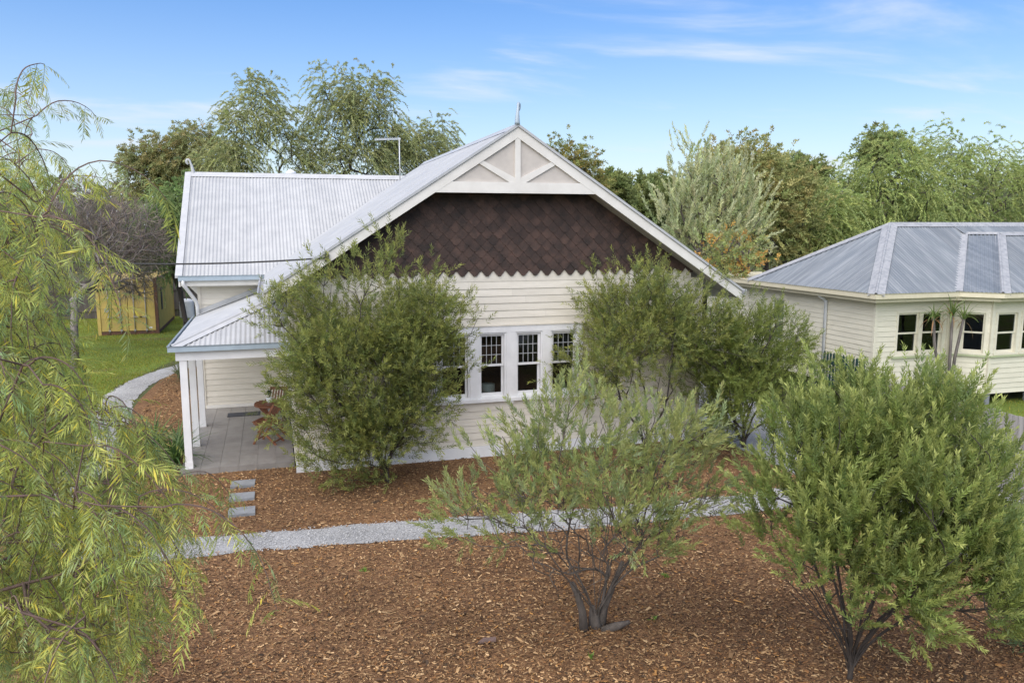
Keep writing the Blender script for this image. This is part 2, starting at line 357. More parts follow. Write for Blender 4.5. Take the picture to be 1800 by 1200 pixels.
o = link('gravel_stones', arrmesh('gravel_stones', V, Fq, 'stone', np.repeat(tint, 5, 0))); tag(o, 'loose pale grey crushed stone on the garden paths', 'gravel', None, 'stuff')

def grass(name, regions, n, seed, label):
    r = np.random.default_rng(seed); Ps = []
    for (x0, x1, y0, y1), sh in regions: Ps.append(np.c_[r.uniform(x0, x1, int(n*sh)), r.uniform(y0, y1, int(n*sh))])
    P = np.concatenate(Ps); P = P[in_frame(P)]; P = P[~on_path(P, .03)]
    # thin, worn patches
    k = np.sin(P[:, 0]*1.3+np.sin(P[:, 1]*.7)*2)*np.sin(P[:, 1]*.9+P[:, 0]*.4); P = P[r.random(len(P)) < np.clip(.75+.6*k, .12, 1)]
    n = len(P); h = r.uniform(.025, .075, n); a = r.uniform(0, 6.28, n); wd = r.uniform(.006, .014, n)
    c0 = np.c_[P, 0*h+.002]; sd_ = np.c_[np.cos(a), np.sin(a), 0*a]*wd[:, None]; up = np.c_[r.normal(0, .4, n)*h, r.normal(0, .4, n)*h, h]
    V = np.stack([c0-sd_, c0+sd_, c0+up], 1).reshape(-1, 3); Fq = np.arange(3*n).reshape(-1, 3)
    t = np.array([(.23, .27, .04)])*r.uniform(.6, 1.3, (n, 1)); t[:, 0] *= r.uniform(.8, 1.4, n)
    o = link(name, arrmesh(name, V, Fq, 'leaf', np.repeat(t, 3, 0))); tag(o, label, 'grass', None, 'stuff')
grass('grass_blades', [((-13, -4.3, 2, 12), .4), ((-12, -3, 12, 30), .6)], 110000, 21, 'short green lawn grass beside the house and around the container')
grass('verge_grass', [((12.1, 30, -8, 1), 1.)], 40000, 22, 'short green lawn grass in front of the cream neighbouring house')

# ------------------------------------------------------------------ wall, roof and window builders
def rects(s0, s1, z0, z1, ops):
    """cut openings (sa,sb,za,zb) out of a rectangle, as rectangles"""
    cuts = sorted({s0, s1, *[min(max(q, s0), s1) for o in ops for q in o[:2]]}); res = []
    for a, b in zip(cuts[:-1], cuts[1:]):
        m = (a+b)/2; segs = [(z0, z1)]
        for sa, sb, za, zb in ops:
            if sa < m < sb:
                ns = []
                for p, q in segs:
                    if za > p: ns.append((p, min(q, za)))
                    if zb < q: ns.append((max(p, zb), q))
                segs = ns
        for p, q in segs:
            if q-p > .012: res.append([a, b, p, q])
    # merge neighbours with the same heights
    res.sort(key=lambda t: (t[2], t[3], t[0])); outr = []
    for t in res:
        if outr and outr[-1][2:] == t[2:] and abs(outr[-1][1]-t[0]) < 1e-6: outr[-1][1] = t[1]
        else: outr.append(t)
    return outr
def board_wall(parent, O, e, n, L, z0, z1, pitch, m, ops=(), seed=0, s0=0., backing='soffit'):
    """weatherboard wall: backing sheets plus one mesh per board, lapped, thicker at the foot"""
    r = random.Random(seed); O, e, n = Vector(O), Vector(e), Vector(n)
    def pt(s, d, z): return O+e*s+n*d+Vector((0, 0, z))
    bk = B()
    for a, b, p, q in rects(s0, L, z0, z1, ops):
        bk.prism([pt(a, -.09, p), pt(b, -.09, p), pt(b, -.09, q), pt(a, -.09, q)], n*.088)
    wall = bk.build('wall', m, parent)
    nr = int(math.ceil((z1-z0)/pitch-1e-6))
    for k in range(nr):
        za, zb = z0+k*pitch, min(z1, z0+(k+1)*pitch)
        for a, b, p, q in rects(s0, L, za, zb, ops):
            segs = [(a, b)]
            if b-a > 4.5:
                c = a+(b-a)*r.uniform(.3, .7); segs = [(a, c-.001), (c+.001, b)]
            for a2, b2 in segs:
                j = r.uniform(-.0015, .0015); bb = B(); lap = .016 if q < z1-1e-6 else 0
                vs = [pt(a2, 0, p), pt(a2, .024+j, p), pt(a2, .007+j, q+lap), pt(a2, 0, q+lap),
                      pt(b2, 0, p), pt(b2, .024+j, p), pt(b2, .007+j, q+lap), pt(b2, 0, q+lap)]
                bb.add(vs, [(0, 1, 2, 3), (7, 6, 5, 4), (0, 4, 5, 1), (1, 5, 6, 2), (2, 6, 7, 3), (3, 7, 4, 0)])
                bb.build('weatherboard', m, wall)
    return wall
def clip_t(poly, s):
    """range of t on a convex (s,t) polygon at s"""
    ts = []
    for (a, b), (c, d) in zip(poly, poly[1:]+poly[:1]):
        if abs(a-c) < 1e-9:
            if abs(a-s) < 1e-6: ts += [b, d]
        elif min(a, c)-1e-9 <= s <= max(a, c)+1e-9: ts.append(b+(d-b)*(s-a)/(c-a))
    return (min(ts), max(ts)) if ts else None
def iron(parent, pts, e, m, period=.09, amp=.009, width=.8, seed=0, lift=.0):
    """corrugated iron on a convex roof plane: one mesh per sheet, ribs running up the slope"""
    r = random.Random(seed); P3 = [Vector(p) for p in pts]; e = Vector(e).normalized()
    nrm = Vector((0, 0, 0))
    for i in range(1, len(P3)-1): nrm += (P3[i]-P3[0]).cross(P3[i+1]-P3[0])
    nrm.normalize()
    if nrm.z < 0: nrm = -nrm
    u = nrm.cross(e).normalized()
    if u.z < 0: u = -u
    O = P3[0]; poly = [((p-O).dot(e), (p-O).dot(u)) for p in P3]
    smin, smax = min(p[0] for p in poly), max(p[0] for p in poly); s = smin
    k = 0
    while s < smax-.02:
        s1 = min(s+width, smax); cols = np.arange(s, s1+period/6*.99, period/6); vs = []; cl = []
        dz = r.uniform(0, .002)
        for q in cols:
            qq = min(max(q, smin+1e-4), smax-1e-4)
            rg = clip_t(poly, qq)
            if rg is None or rg[1]-rg[0] < .004: continue
            h = amp*math.sin(2*math.pi*q/period)+lift+dz+.004*(q-s)/width
            cl.append([O+e*qq+u*rg[0]+nrm*h, O+e*qq+u*rg[1]+nrm*h])
        if len(cl) > 1:
            b = B(); vs = [x for c in cl for x in c]
            b.add(vs, [(2*i, 2*i+2, 2*i+3, 2*i+1) for i in range(len(cl)-1)])
            b.build('roof_sheet', m, parent, smooth=True)
        s = s1; k += 1
def flat(parent, name, pts, d, m):
    b = B(); b.prism(pts, d); return b.build(name, m, parent)
def cap(parent, a, b, w, m, drop=.35, name='ridge_cap', lift=.025, across=None):
    """folded ridge or hip capping with a rolled top"""
    a, b = Vector(a), Vector(b); d = (b-a).normalized(); x = Vector(across).normalized() if across else d.cross(Vector((0, 0, 1))).normalized()
    up = x.cross(d).normalized()
    if up.z < 0: up = -up
    prof = [(-w, -w*drop), (-.035, -.012), (-.022, .012), (0, .022), (.022, .012), (.035, -.012), (w, -w*drop)]
    bb = B(); vs = []
    for p in (a, b):
        for s, t in prof: vs.append(p+x*s+up*(t+lift))
    n = len(prof); bb.add(vs, [(i, i+1, n+i+1, n+i) for i in range(n-1)])
    return bb.build(name, m, parent)
def gutter(parent, pts, m, w=.11, h=.11, name='gutter'):
    """open box gutter along a line of points (top outer edge), sides facing out to the left of travel"""
    b = B()
    for a, c in zip(pts[:-1], pts[1:]):
        a, c = Vector(a), Vector(c); d = (c-a).normalized(); x = d.cross(Vector((0, 0, 1))).normalized()
        a = a-d*.0; prof = [(0, 0), (-.012, .012), (.004, -.02), (0, -h), (w, -h), (w, -.005), (w-.008, -.005), (w-.008, -h+.012), (.012, -h+.012), (.012, -.004)]
        vs = [p-x*s+Vector((0, 0, t)) for p in (a, c) for s, t in prof]; n = len(prof)
        b.add(vs, [(i, (i+1) % n, n+(i+1) % n, n+i) for i in range(n)]+[tuple(range(n)), tuple(range(n, 2*n))[::-1]])
    return b.build(name, m, parent)

def sash_window(parent, O, e, n, s0, s1, z0, z1, mframe, top_grid=None, blind=0., name='window', sill=None, rail=.5, frame=.05, depth=.09):
    """double hung window set in the wall plane: frame, two sashes, panes, glazing bars, sill"""
    O, e, n = Vector(O), Vector(e), Vector(n); up = Vector((0, 0, 1))
    def pt(s, d, z): return O+e*s+n*d+up*z
    def bx(b, a, c, p, q, d0, d1): b.prism([pt(a, d0, p), pt(c, d0, p), pt(c, d0, q), pt(a, d0, q)], n*(d1-d0))
    f = B(); bx(f, s0, s0+frame, z0, z1, -depth, .03); bx(f, s1-frame, s1, z0, z1, -depth, .03); bx(f, s0+frame, s1-frame, z1-frame, z1, -depth, .028); bx(f, s0+frame, s1-frame, z0, z0+frame*.8, -depth, .028)
    win = f.build(name, mframe, parent)
    a, c = s0+frame, s1-frame; zm = z0+(z1-z0)*rail; st = .045
    for lo, hi, d, nm in ((zm-.02, z1-frame, -.02, 'upper_sash'), (z0+frame*.8, zm+.02, -.055, 'lower_sash')):
        b = B(); bx(b, a, a+st, lo, hi, d-.03, d); bx(b, c-st, c, lo, hi, d-.03, d); bx(b, a+st, c-st, lo, lo+(.045 if nm == 'upper_sash' else .075), d-.03, d-.001); bx(b, a+st, c-st, hi-.045, hi, d-.03, d-.001)
        b.build(nm, mframe, win)
        l2, h2 = lo+(.045 if nm == 'upper_sash' else .075), hi-.045
        if top_grid and nm == 'upper_sash':
            nx, nz = top_grid; W_, H2 = (c-a-2*st)/nx, (h2-l2)/nz
            for i in range(nx):
                for j in range(nz):
                    g = B(); bx(g, a+st+W_*i+.004, a+st+W_*(i+1)-.004, l2+H2*j+.004, l2+H2*(j+1)-.004, d-.018, d-.014); g.build('pane', 'glass', win)
            lb = B()
            for i in range(1, nx): bx(lb, a+st+W_*i-.006, a+st+W_*i+.006, l2, h2, d-.022, d-.009)
            for j in range(1, nz):
                for i in range(nx): bx(lb, a+st+W_*i+.006, a+st+W_*(i+1)-.006, l2+H2*j-.006, l2+H2*j+.006, d-.022, d-.010)
            lb.build('leadlight_bars', 'lead', win)
        else:
            g = B(); bx(g, a+st, c-st, l2, h2, d-.018, d-.014); g.build('pane', 'glass', win)
    if blind:
        g = B(); bx(g, a+.01, c-.01, z1-frame-(z1-z0)*blind, z1-frame, -.14, -.135); g.build('blind', 'blind', win)
    return win

# ------------------------------------------------------------------ the house
house = thing('weatherboard_house', 'cream weatherboard cottage with dark shingled front gable and pale corrugated iron roof', 'house')
AX, AZ, SL = 4.29, 6.585, .645           # apex x, apex z of the front gable roof, slope
def gz(x): return AZ-SL*abs(x-AX)
WX0, WX1 = 0., 8.62
# window opening and front wall
wins = [(2.72, 3.52), (3.52, 4.28), (4.30, 5.06), (5.06, 5.84)]
WA, WB, WZ0, WZ1 = 2.70, 5.86, 1.16, 2.70
front = board_wall(house, (0, 0, 0), (1, 0, 0), (0, -1, 0), WX1, .24, 3.598, .146, 'cream', [(WA, WB, WZ0, WZ1)], 1)
b = B(); b.box(.28, WX1-.26, -.015, .04, 3.60, 3.80); b.box(.75, WX1-.72, -.0155, .04, 3.80, 3.88); b.build('frieze_board', 'cream', house)
b = B(); b.box(-.01, WX1+.01, -.045, -.002, .0, .235); b.build('plinth_board', 'white', house)
for x in (0, WX1): b = B(); b.box(x-.03, x+.03, -.034, .03, .236, 3.6); b.build('corner_board', 'cream', house)
# side walls of the front room
board_wall(house, (0, 5.75, 0), (0, -1, 0), (-1, 0, 0), 5.72, .24, 3.5, .146, 'cream', (), 2)
board_wall(house, (WX1, 0.03, 0), (0, 1, 0), (1, 0, 0), 12.7, .24, 3.5, .146, 'cream', [(4, 5.2, 1.2, 2.6)], 3)
# main wing: wall at the back of the porch, left end wall, back wall
MY = 5.78
board_wall(house, (-2.05, MY, 0), (1, 0, 0), (0, -1, 0), 2.03, .13, 3.42, .146, 'cream', (), 4)
board_wall(house, (-2.05, 12.8, 0), (0, -1, 0), (-1, 0, 0), 7.0, .24, 3.42, .146, 'cream', (), 5)
b = B(); b.prism([(-2.05, MY, 3.42), (-2.05, 12.8, 3.42), (-2.05, 9.3, 6.0)], (.06, 0, 0)); b.build('gable_end', 'cream', house)
b = B(); b.box(-2.05, WX1, 12.74, 12.8, .1, 3.42); b.build('rear_wall', 'cream', house)
b = B(); b.box(-2.09, -2.02, MY-.035, MY+.03, .12, 3.42); b.build('corner_board', 'cream', house)
b = B(); b.box(-2.02, -.03, MY-.05, MY-.026, .12, .2); b.build('skirting', 'offwhite', house)

# shingled gable
gb = B(); gb.prism([(.3, -.004, 3.61), (WX1-.3, -.004, 3.61), (8.05, -.004, gz(8.05)-.1), (AX, -.004, AZ-.1), (.55, -.004, gz(.55)-.1)], (0, .05, 0))
gable = gb.build('gable_cladding', 'darkwood', house)
def clip_poly(poly, a, b_, c):         # keep a*x+b*z<=c
    outp = []
    for p, q in zip(poly, poly[1:]+poly[:1]):
        fp, fq = a*p[0]+b_*p[1]-c, a*q[0]+b_*q[1]-c
        if fp <= 0: outp.append(p)
        if fp*fq < 0: t = fp/(fp-fq); outp.append((p[0]+(q[0]-p[0])*t, p[1]+(q[1]-p[1])*t))
    return outp
SW, SH = .252, .246
shp = [(-.028, -.118), (.028, -.118), (SW/2-.004, -.012), (SW/2-.004, .055), (.03, .15), (-.03, .15), (-SW/2+.004, .055), (-SW/2+.004, -.012)]
shmesh = None; rs = random.Random(5)
for k in range(15):
    z = 3.825+k*SH/2; off = (k % 2)*SW/2
    for i in range(-1, 36):
        x = .02+off+i*SW
        if z-.118 > gz(x)-.13 or x < .1 or x > WX1-.1 or z > 5.46: continue
        full = all(z+q < gz(x+p)-.11 for p, q in shp)
        th = .012; y0 = -.016-rs.uniform(0, .003)
        if full:
            if shmesh is None:
                b = B(); n = len(shp)
                b.add([(p, -(.030-.085*(q+.118)), q) for p, q in shp]+[(p, 0-(.030-.085*(q+.118))+.018, q) for p, q in shp], [tuple(range(n)), tuple(range(n, 2*n))[::-1]]+[(j, n+j, n+(j+1) % n, (j+1) % n) for j in range(n)])
                o = b.build('shingle', 'shingle', gable, loc=(x, y0, z)); shmesh = o.data
            else: o = link('shingle', shmesh, gable, loc=(x, y0, z))
            o.rotation_euler = (0, rs.uniform(-.012, .012), 0)
        else:
            pg = [(x+p, z+q) for p, q in shp]
            pg = clip_poly(pg, SL, 1, AZ-.12+SL*AX); pg = clip_poly(pg, -SL, 1, AZ-.12-SL*AX)
            if len(pg) > 2:
                b = B(); n = len(pg)
                b.add([(p, y0-(.030-.085*(q-z+.118)), q) for p, q in pg]+[(p, y0-(.012-.085*(q-z+.118)), q) for p, q in pg], [tuple(range(n)), tuple(range(n, 2*n))[::-1]]+[(j, n+j, n+(j+1) % n, (j+1) % n) for j in range(n)])
                b.build('shingle', 'shingle', gable)
# roof planes
roof = bpy.data.objects.new('roof', None)
YF = -.52; XL, XR = -.47, 9.32
zl, zr = gz(XL), gz(XR)
b = B(); b.prism([(AX, YF+.03, AZ-.10), (XL+.1, YF+.03, gz(XL+.1)-.10), (XL+.1, MY-.3, gz(XL+.1)-.10), (AX, 9.2, AZ-.10)], (0, 0, .02))
b.prism([(AX, YF+.03, AZ-.10), (AX, 9.2, AZ-.10), (XR-.1, 9.2, gz(XR-.1)-.10), (XR-.1, YF+.03, gz(XR-.1)-.10)], (0, 0, .02))
roof = b.build('roof', 'soffit', house)
iron(roof, [(XL, YF, zl), (XL, 5.3, zl), (3.80, 9.3, gz(3.80)), (AX, 9.15, AZ), (AX, YF, AZ)], (0, 1, 0), 'iron', seed=1)
iron(roof, [(XR, YF, zr), (XR, 9.2, zr), (AX, 9.15, AZ), (AX, YF, AZ)], (0, 1, 0), 'iron', seed=2)
MZ0, MZ1 = 3.50, 6.17
b = B(); b.prism([(-2.4, 5.35, MZ0-.08), (-.3, 5.35, MZ0-.08), (3.8, 9.3, MZ1-.08), (-2.4, 9.3, MZ1-.08)], (0, 0, .02)); b.prism([(-2.4, 9.3, MZ1-.08), (9.2, 9.3, MZ1-.08), (9.2, 13.25, MZ0-.08), (-2.4, 13.25, MZ0-.08)], (0, 0, .02))
mroof = b.build('main_roof', 'soffit', house)
iron(mroof, [(-2.46, 5.3, MZ0), (-.44, 5.3, MZ0), (3.76, 9.3, MZ1), (-2.46, 9.3, MZ1)], (1, 0, 0), 'iron', seed=3)
iron(mroof, [(-2.46, 13.3, MZ0), (9.3, 13.3, MZ0), (9.3, 9.3, MZ1), (-2.46, 9.3, MZ1)], (1, 0, 0), 'iron', seed=4)
iron(roof, [(3.80, 9.3, gz(3.80)), (AX, 9.15, AZ), (XR, 9.2, zr), (XR, 9.32, zr-.05), (AX, 9.6, MZ1-.02)], (1, 0, 0), 'iron', seed=5)
cap(mroof, (-2.46, 9.3, MZ1), (3.75, 9.3, MZ1), .17, 'cap', .66)
cap(roof, (AX, YF-.02, AZ), (AX, 9.15, AZ), .16, 'cap', .66)
# verge flashing along the left gable end and the front rake
b = B(); b.prism([(-2.53, 5.24, MZ0-.04), (-2.53, 9.3, MZ1-.01), (-2.53, 9.3, MZ1+.04), (-2.53, 5.24, MZ0+.02)], (.16, 0, 0)); b.build('verge_flashing', 'cap', mroof)
for sx, xe in ((-1, XL), (1, XR)):
    b = B(); b.prism([(AX, YF-.03, AZ-.02), (AX, YF-.03, AZ+.035), (xe, YF-.03, gz(xe)+.035), (xe, YF-.03, gz(xe)-.02)], (0, .13, 0)); b.build('verge_flashing', 'cap', roof)
# valley flashing
b = B(); b.bar((-.42, 5.32, MZ0-.0), (3.76, 9.3, MZ1-.0), .12, .02); b.build('valley_flashing', 'gutter', mroof)
# barge boards and upper gable panel
BV = .20
def barge(xa, xb, nm='barge_board'):
    b = B(); t0, t1 = gz(xa)-.025, gz(xb)-.025
    b.prism([(xa, YF, t0), (xb, YF, t1), (xb, YF, t1-BV), (xa, YF, t0-BV)], (0, .045, 0)); return b.build(nm, 'offwhite', house)
barge(XL, AX); barge(AX, XR)
BZ0, BZ1 = 5.32, 5.525
hw0 = (AZ-.025-BV-BZ0)/SL; hw1 = (AZ-.025-BV-BZ1)/SL
b = B(); b.prism([(AX-hw0, YF+.004, BZ0), (AX+hw0, YF+.004, BZ0), (AX+hw1, YF+.004, BZ1), (AX-hw1, YF+.004, BZ1)], (0, .05, 0)); b.build('collar_beam', 'offwhite', house)
b = B(); b.prism([(AX-hw1-.1, YF+.05, BZ1-.05), (AX+hw1+.1, YF+.05, BZ1-.05), (AX, YF+.05, AZ-BV)], (0, .02, 0)); b.build('gable_panel', 'panel', house)
b = B(); b.box(AX-.055, AX+.055, YF+.006, YF+.05, BZ1, AZ-BV-.02); b.build('king_post', 'offwhite', house)
for s in (-1, 1):
    b = B(); b.prism([(AX+s*.05, YF+.012, BZ1), (AX+s*.17, YF+.012, BZ1), (AX+s*.80, YF+.012, 5.885), (AX+s*.735, YF+.012, 5.945), (AX+s*.05, YF+.012, BZ1+.085)], (0, .036, 0)); o = b.build('brace', 'offwhite', house)
b = B(); b.box(AX-hw0, AX+hw0, YF+.055, -.02, BZ0+.01, BZ0+.03); b.build('soffit_board', 'darkwood', house)  # dark brown puts the shade beneath the collar beam into the board's colour
for s, xe in ((-1, XL), (1, XR)):      # raking soffit lining
    b = B(); b.prism([(AX, YF+.05, AZ-.20), (xe, YF+.05, gz(xe)-.20), (xe, 0.0, gz(xe)-.20), (AX, 0.0, AZ-.20)], (0, 0, .015)); b.build('soffit_lining', 'soffit', house)
# eaves: fascia, gutters, downpipe
b = B(); b.box(-2.42, -.4, 5.30, 5.33, MZ0-.24, MZ0-.03); b.build('fascia_board', 'offwhite', house)
gutter(house, [(-2.46, 5.2, MZ0+.0), (-.42, 5.2, MZ0+.0)], 'gutter')
gutter(house, [(XL-.1, 5.2, zl-.0), (XL-.1, YF+.1, zl-.0)], 'cap')
gutter(house, [(XR+.1, YF, zr-.0), (XR+.1, 9.2, zr-.0)], 'cap')
b = B(); b.box(XR-.03, XR, YF+.05, 9.2, zr-.22, zr-.03); b.build('fascia_board', 'offwhite', house)
b = B(); b.box(XL, XL+.03, YF+.05, 5.2, zl-.2, zl-.03); b.build('fascia_board', 'offwhite', house)
b = B(); b.prism([(-2.46, 5.25, MZ0-.25), (-2.46, 5.25, MZ0-.02), (-2.46, 9.3, MZ1-.02), (-2.46, 9.3, MZ1-.25)], (.04, 0, 0)); b.prism([(-2.46, 9.3, MZ1-.02), (-2.46, 13.3, MZ0-.02), (-2.46, 13.3, MZ0-.25), (-2.46, 9.3, MZ1-.25)], (.04, 0, 0)); b.build('barge_board', 'offwhite', house)
b = B(); b.box(-2.05, -.3, 5.33, MY, MZ0-.26, MZ0-.245); b.build('eave_lining', 'offwhite', house)
b = B(); b.prism([(-2.06, MY-.03, 3.25), (-2.3, MY-.03, 3.25), (-2.06, MY-.03, 2.98)], (0, .04, 0)); b.build('eave_bracket', 'offwhite', house)
b = B(); b.tube([(-2.36, 5.24, MZ0-.09), (-2.36, 5.26, MZ0-.2), (-2.3, 5.33, MZ0-.3), (-2.12, 5.6, 2.86), (-2.10, 5.66, 2.72), (-2.10, 5.66, 2.45)], .045, 10); b.build('downpipe', 'white', house, True)
# verandah
VX, VY, VZ, VK = -2.15, .42, 2.47, .37
vt = B(); vt.prism([(VX+.05, VY+.05, VZ-.10), (-.03, VY+.05, VZ-.10), (-.03, MY-.03, VZ-.10), (VX+.05, MY-.03, VZ-.10)], (0, 0, .02)); vroof = vt.build('verandah_roof', 'offwhite', house)
iron(vroof, [(VX, VY, VZ), (VX, MY-.02, VZ), (-.03, MY-.02, VZ+VK*2.12), (-.03, VY+2.12, VZ+VK*2.12)], (0, 1, 0), 'iron', seed=6)
iron(vroof, [(VX, VY, VZ), (-.03, VY, VZ), (-.03, VY+2.12, VZ+VK*2.12)], (1, 0, 0), 'iron', seed=7)
cap(vroof, (VX, VY, VZ+.0), (-.04, VY+2.11, VZ+VK*2.11), .15, 'cap', .30, 'hip_cap', lift=.03)
b = B(); b.prism([(VX+.02, MY-.055, VZ+.03), (-.03, MY-.055, VZ+VK*2.12+.03), (-.03, MY-.055, VZ+VK*2.12+.15), (VX+.02, MY-.055, VZ+.15)], (0, .02, 0)); b.build('apron_flashing', 'cap', vroof)
b = B(); b.prism([(VX+.02, MY-.21, VZ+.035), (-.03, MY-.21, VZ+VK*2.12+.035), (-.03, MY-.05, VZ+VK*2.12+.05), (VX+.02, MY-.05, VZ+.05)], (0, 0, .006)); b.build('apron_flashing', 'cap', vroof)
gutter(house, [(VX-.06, VY-.1, VZ+.02), (-.03, VY-.1, VZ+.02)], 'gutter', .10, .10)
gutter(house, [(VX-.06, MY-.02, VZ+.02), (VX-.06, VY-.1, VZ+.02)], 'gutter', .10, .10)
b = B(); b.box(VX+.06, -.03, VY+.0, VY+.04, VZ-.26, VZ-.085); b.box(VX+.06, VX+.10, VY+.04, MY-.03, VZ-.26, VZ-.085); b.build('verandah_beam', 'white', house)
for y in (.50, 2.12, 3.85):
    b = B(); b.box(-2.03, -1.90, y-.065, y+.065, .12, VZ-.262); b.box(-2.036, -1.894, y-.071, y+.071, .121, .25); b.build('verandah_post', 'white', house)
b = B(); b.lathe((-.95, 1.2, VZ-.225), [(.02, 0), (.12, .015), (.17, .06), (.175, .12)], 24); b.build('ceiling_light', 'ceramic', house, True)
# porch slab with tiles
b = B(); b.box(-2.12, -.03, .40, MY-.05, 0, .108); slab = b.build('porch_floor', 'grout', house)
tm = None; tw = .347
nx_, ny_ = 6, 15
for i in range(nx_):
    for j in range(ny_):
        x, y = -2.115+tw*(i+.5), .40+(MY-.05-.40)/ny_*(j+.5); hy = (MY-.05-.40)/ny_/2-.003; hx = tw/2-.003
        if tm is None: b = B(); b.box(-hx, hx, -hy, hy, -.006, .012); o = b.build('tile', 'tile', slab, loc=(x, y, .108)); tm = o.data
        else: link('tile', tm, slab, loc=(x, y, .108))
for i in range(nx_):                                   # riser tiles
    x = -2.115+tw*(i+.5); b = B(); b.box(x-tw/2+.003, x+tw/2-.003, .385, .399, .004, .118); b.build('tile', 'tile', slab)
# front windows
for i, (a, c) in enumerate(wins):
    sash_window(house, (0, 0, 0), (1, 0, 0), (0, -1, 0), a+.09, c-.09, WZ0+.06, WZ1-.13, 'white', (4, 3), frame=.035)
b = B(); b.box(WA, WB, -.05, .06, WZ1-.13, WZ1-.001)
for xa, xb in ((WA, 2.81), (3.43, 3.61), (4.19, 4.39), (4.97, 5.15), (5.75, WB)): b.box(xa, xb, -.048, .06, WZ0+.06, WZ1-.131)
b.build('window_surround', 'white', house)
b = B(); b.box(WA-.06, WB+.06, -.11, .06, WZ0, WZ0+.058); b.build('window_sill', 'white', house)
b = B(); b.box(WA-.03, WB+.03, -.065, -.03, WZ1+.001, WZ1+.03); b.build('drip_cap', 'cream', house)
for x in (3.05, 4.30, 5.5): b = B(); b.prism([(x-.03, -.03, WZ0-.002), (x-.03, -.10, WZ0-.002), (x-.03, -.09, WZ0-.05), (x-.03, -.03, WZ0-.12)], (.06, 0, 0)); b.build('sill_bracket', 'white', house)
# the room behind
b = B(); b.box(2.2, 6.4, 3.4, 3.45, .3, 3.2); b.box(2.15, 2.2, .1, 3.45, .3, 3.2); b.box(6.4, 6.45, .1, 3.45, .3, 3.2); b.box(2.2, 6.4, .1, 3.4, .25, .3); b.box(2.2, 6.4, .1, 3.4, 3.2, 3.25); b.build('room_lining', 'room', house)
lamp = thing('table_lamp', 'pale drum shaded table lamp standing inside the front window', 'lamp', (3.98, .62, .3))
b = B(); b.box(3.55, 4.9, .42, .85, .9, .94); tb = b
sb = thing('sideboard', 'dark cabinet under the lamp behind the front window', 'cabinet', (4.2, .63, .3))
b.build('top', 'darkwood', sb); b = B(); b.box(3.6, 4.85, .45, .82, .3, .898); b.build('carcass', 'darkwood', sb)
b = B(); b.lathe((3.98, .62, .942), [(.07, 0), (.07, .015), (.02, .03), (.018, .22)], 16); b.build('base', 'ceramic', lamp, True)
b = B(); b.lathe((3.98, .62, 1.15), [(.135, 0), (.15, .01), (.15, .24), (.135, .25)], 28); b.build('lamp_shade', 'shade', lamp, True)
b = B(); b.box(4.6, 4.82, .5, .72, .942, 1.2); o = b.build('white_box', 'white'); b = None
tag(o, 'small plain white box standing beside the lamp inside the front window', 'box')
# ridge ornaments
def scroll(parent, base, dirx, m, size, name='finial', ydir=0.):
    pts = []; rr = []
    for k in range(15):
        t = k/14
        if t < .6: q = t/.6; pts.append((dirx*(-.10+.16*q*q)*size, 0, (.0+.80*q)*size)); rr.append((.13-.07*q)*size)
        else:
            q = (t-.6)/.4; a = math.pi*1.45*q; pts.append((dirx*(.06+.13*(1-math.cos(a))*(1-.3*q))*size, 0, (.80+.15*math.sin(a))*size)); rr.append((.06+.02*math.sin(q*3.1))*size)
    b = B(); c_, s_ = math.cos(ydir), math.sin(ydir)
    b.tube([(base[0]+x*c_, base[1]+x*s_, base[2]+z) for x, y, z in pts], rr, 8); return b.build(name, m, parent, True)
scroll(house, (AX, YF+.02, AZ+.02), 1, 'gutter', .42, ydir=R(60))
scroll(house, (-2.36, 9.3, MZ1-.05), -1, 'cap', .46)
b = B(); b.lathe((.38, 10.1, 5.6), [(.09, 0), (.09, .64), (.16, .66), (.16, .70), (.05, .78)], 14); b.build('flue_cowl', 'ceramic', house, True)
b = B(); b.box(.62, .70, YF-.05, YF+.0, 4.06, 4.20); b.build('cable_bracket', 'black', house)

ant = thing('tv_antenna', 'thin metal television antenna mast standing on the roof valley', 'antenna', (3.36, 8.0, 5.5))
b = B(); b.tube([(3.36, 8.0, 5.75), (3.36, 8.0, 7.2)], .018, 8); b.build('mast', 'antenna', ant, True)
b = B(); b.bar((3.40, 8.0, 7.17), (2.66, 8.02, 7.13), .03, .05); 
for k in range(9): x = 3.3-.075*k; b.bar((x, 7.75+.01*k, 7.19-.004*k), (x, 8.25-.01*k, 7.19-.004*k), .012, .012)
b.build('boom', 'antenna', ant)
b = B(); b.tube([(3.36, 8, 6.35), (3.62, 8.05, 6.02)], .01, 6); b.build('stay', 'antenna', ant, True)

# overhead service cable
cab = B(); A_ = Vector((.66, YF-.06, 4.13)); Z_ = Vector((-17.5, 4.6, 7.3)); pts = []
for k in range(41): t = k/40; p = A_.lerp(Z_, t); p.z -= 4*1.15*t*(1-t); pts.append(p)
cab.tube(pts, .016, 6); o = cab.build('service_cable', 'black', None, True); tag(o, 'black overhead power cable sagging from the gable board of the house', 'cable')

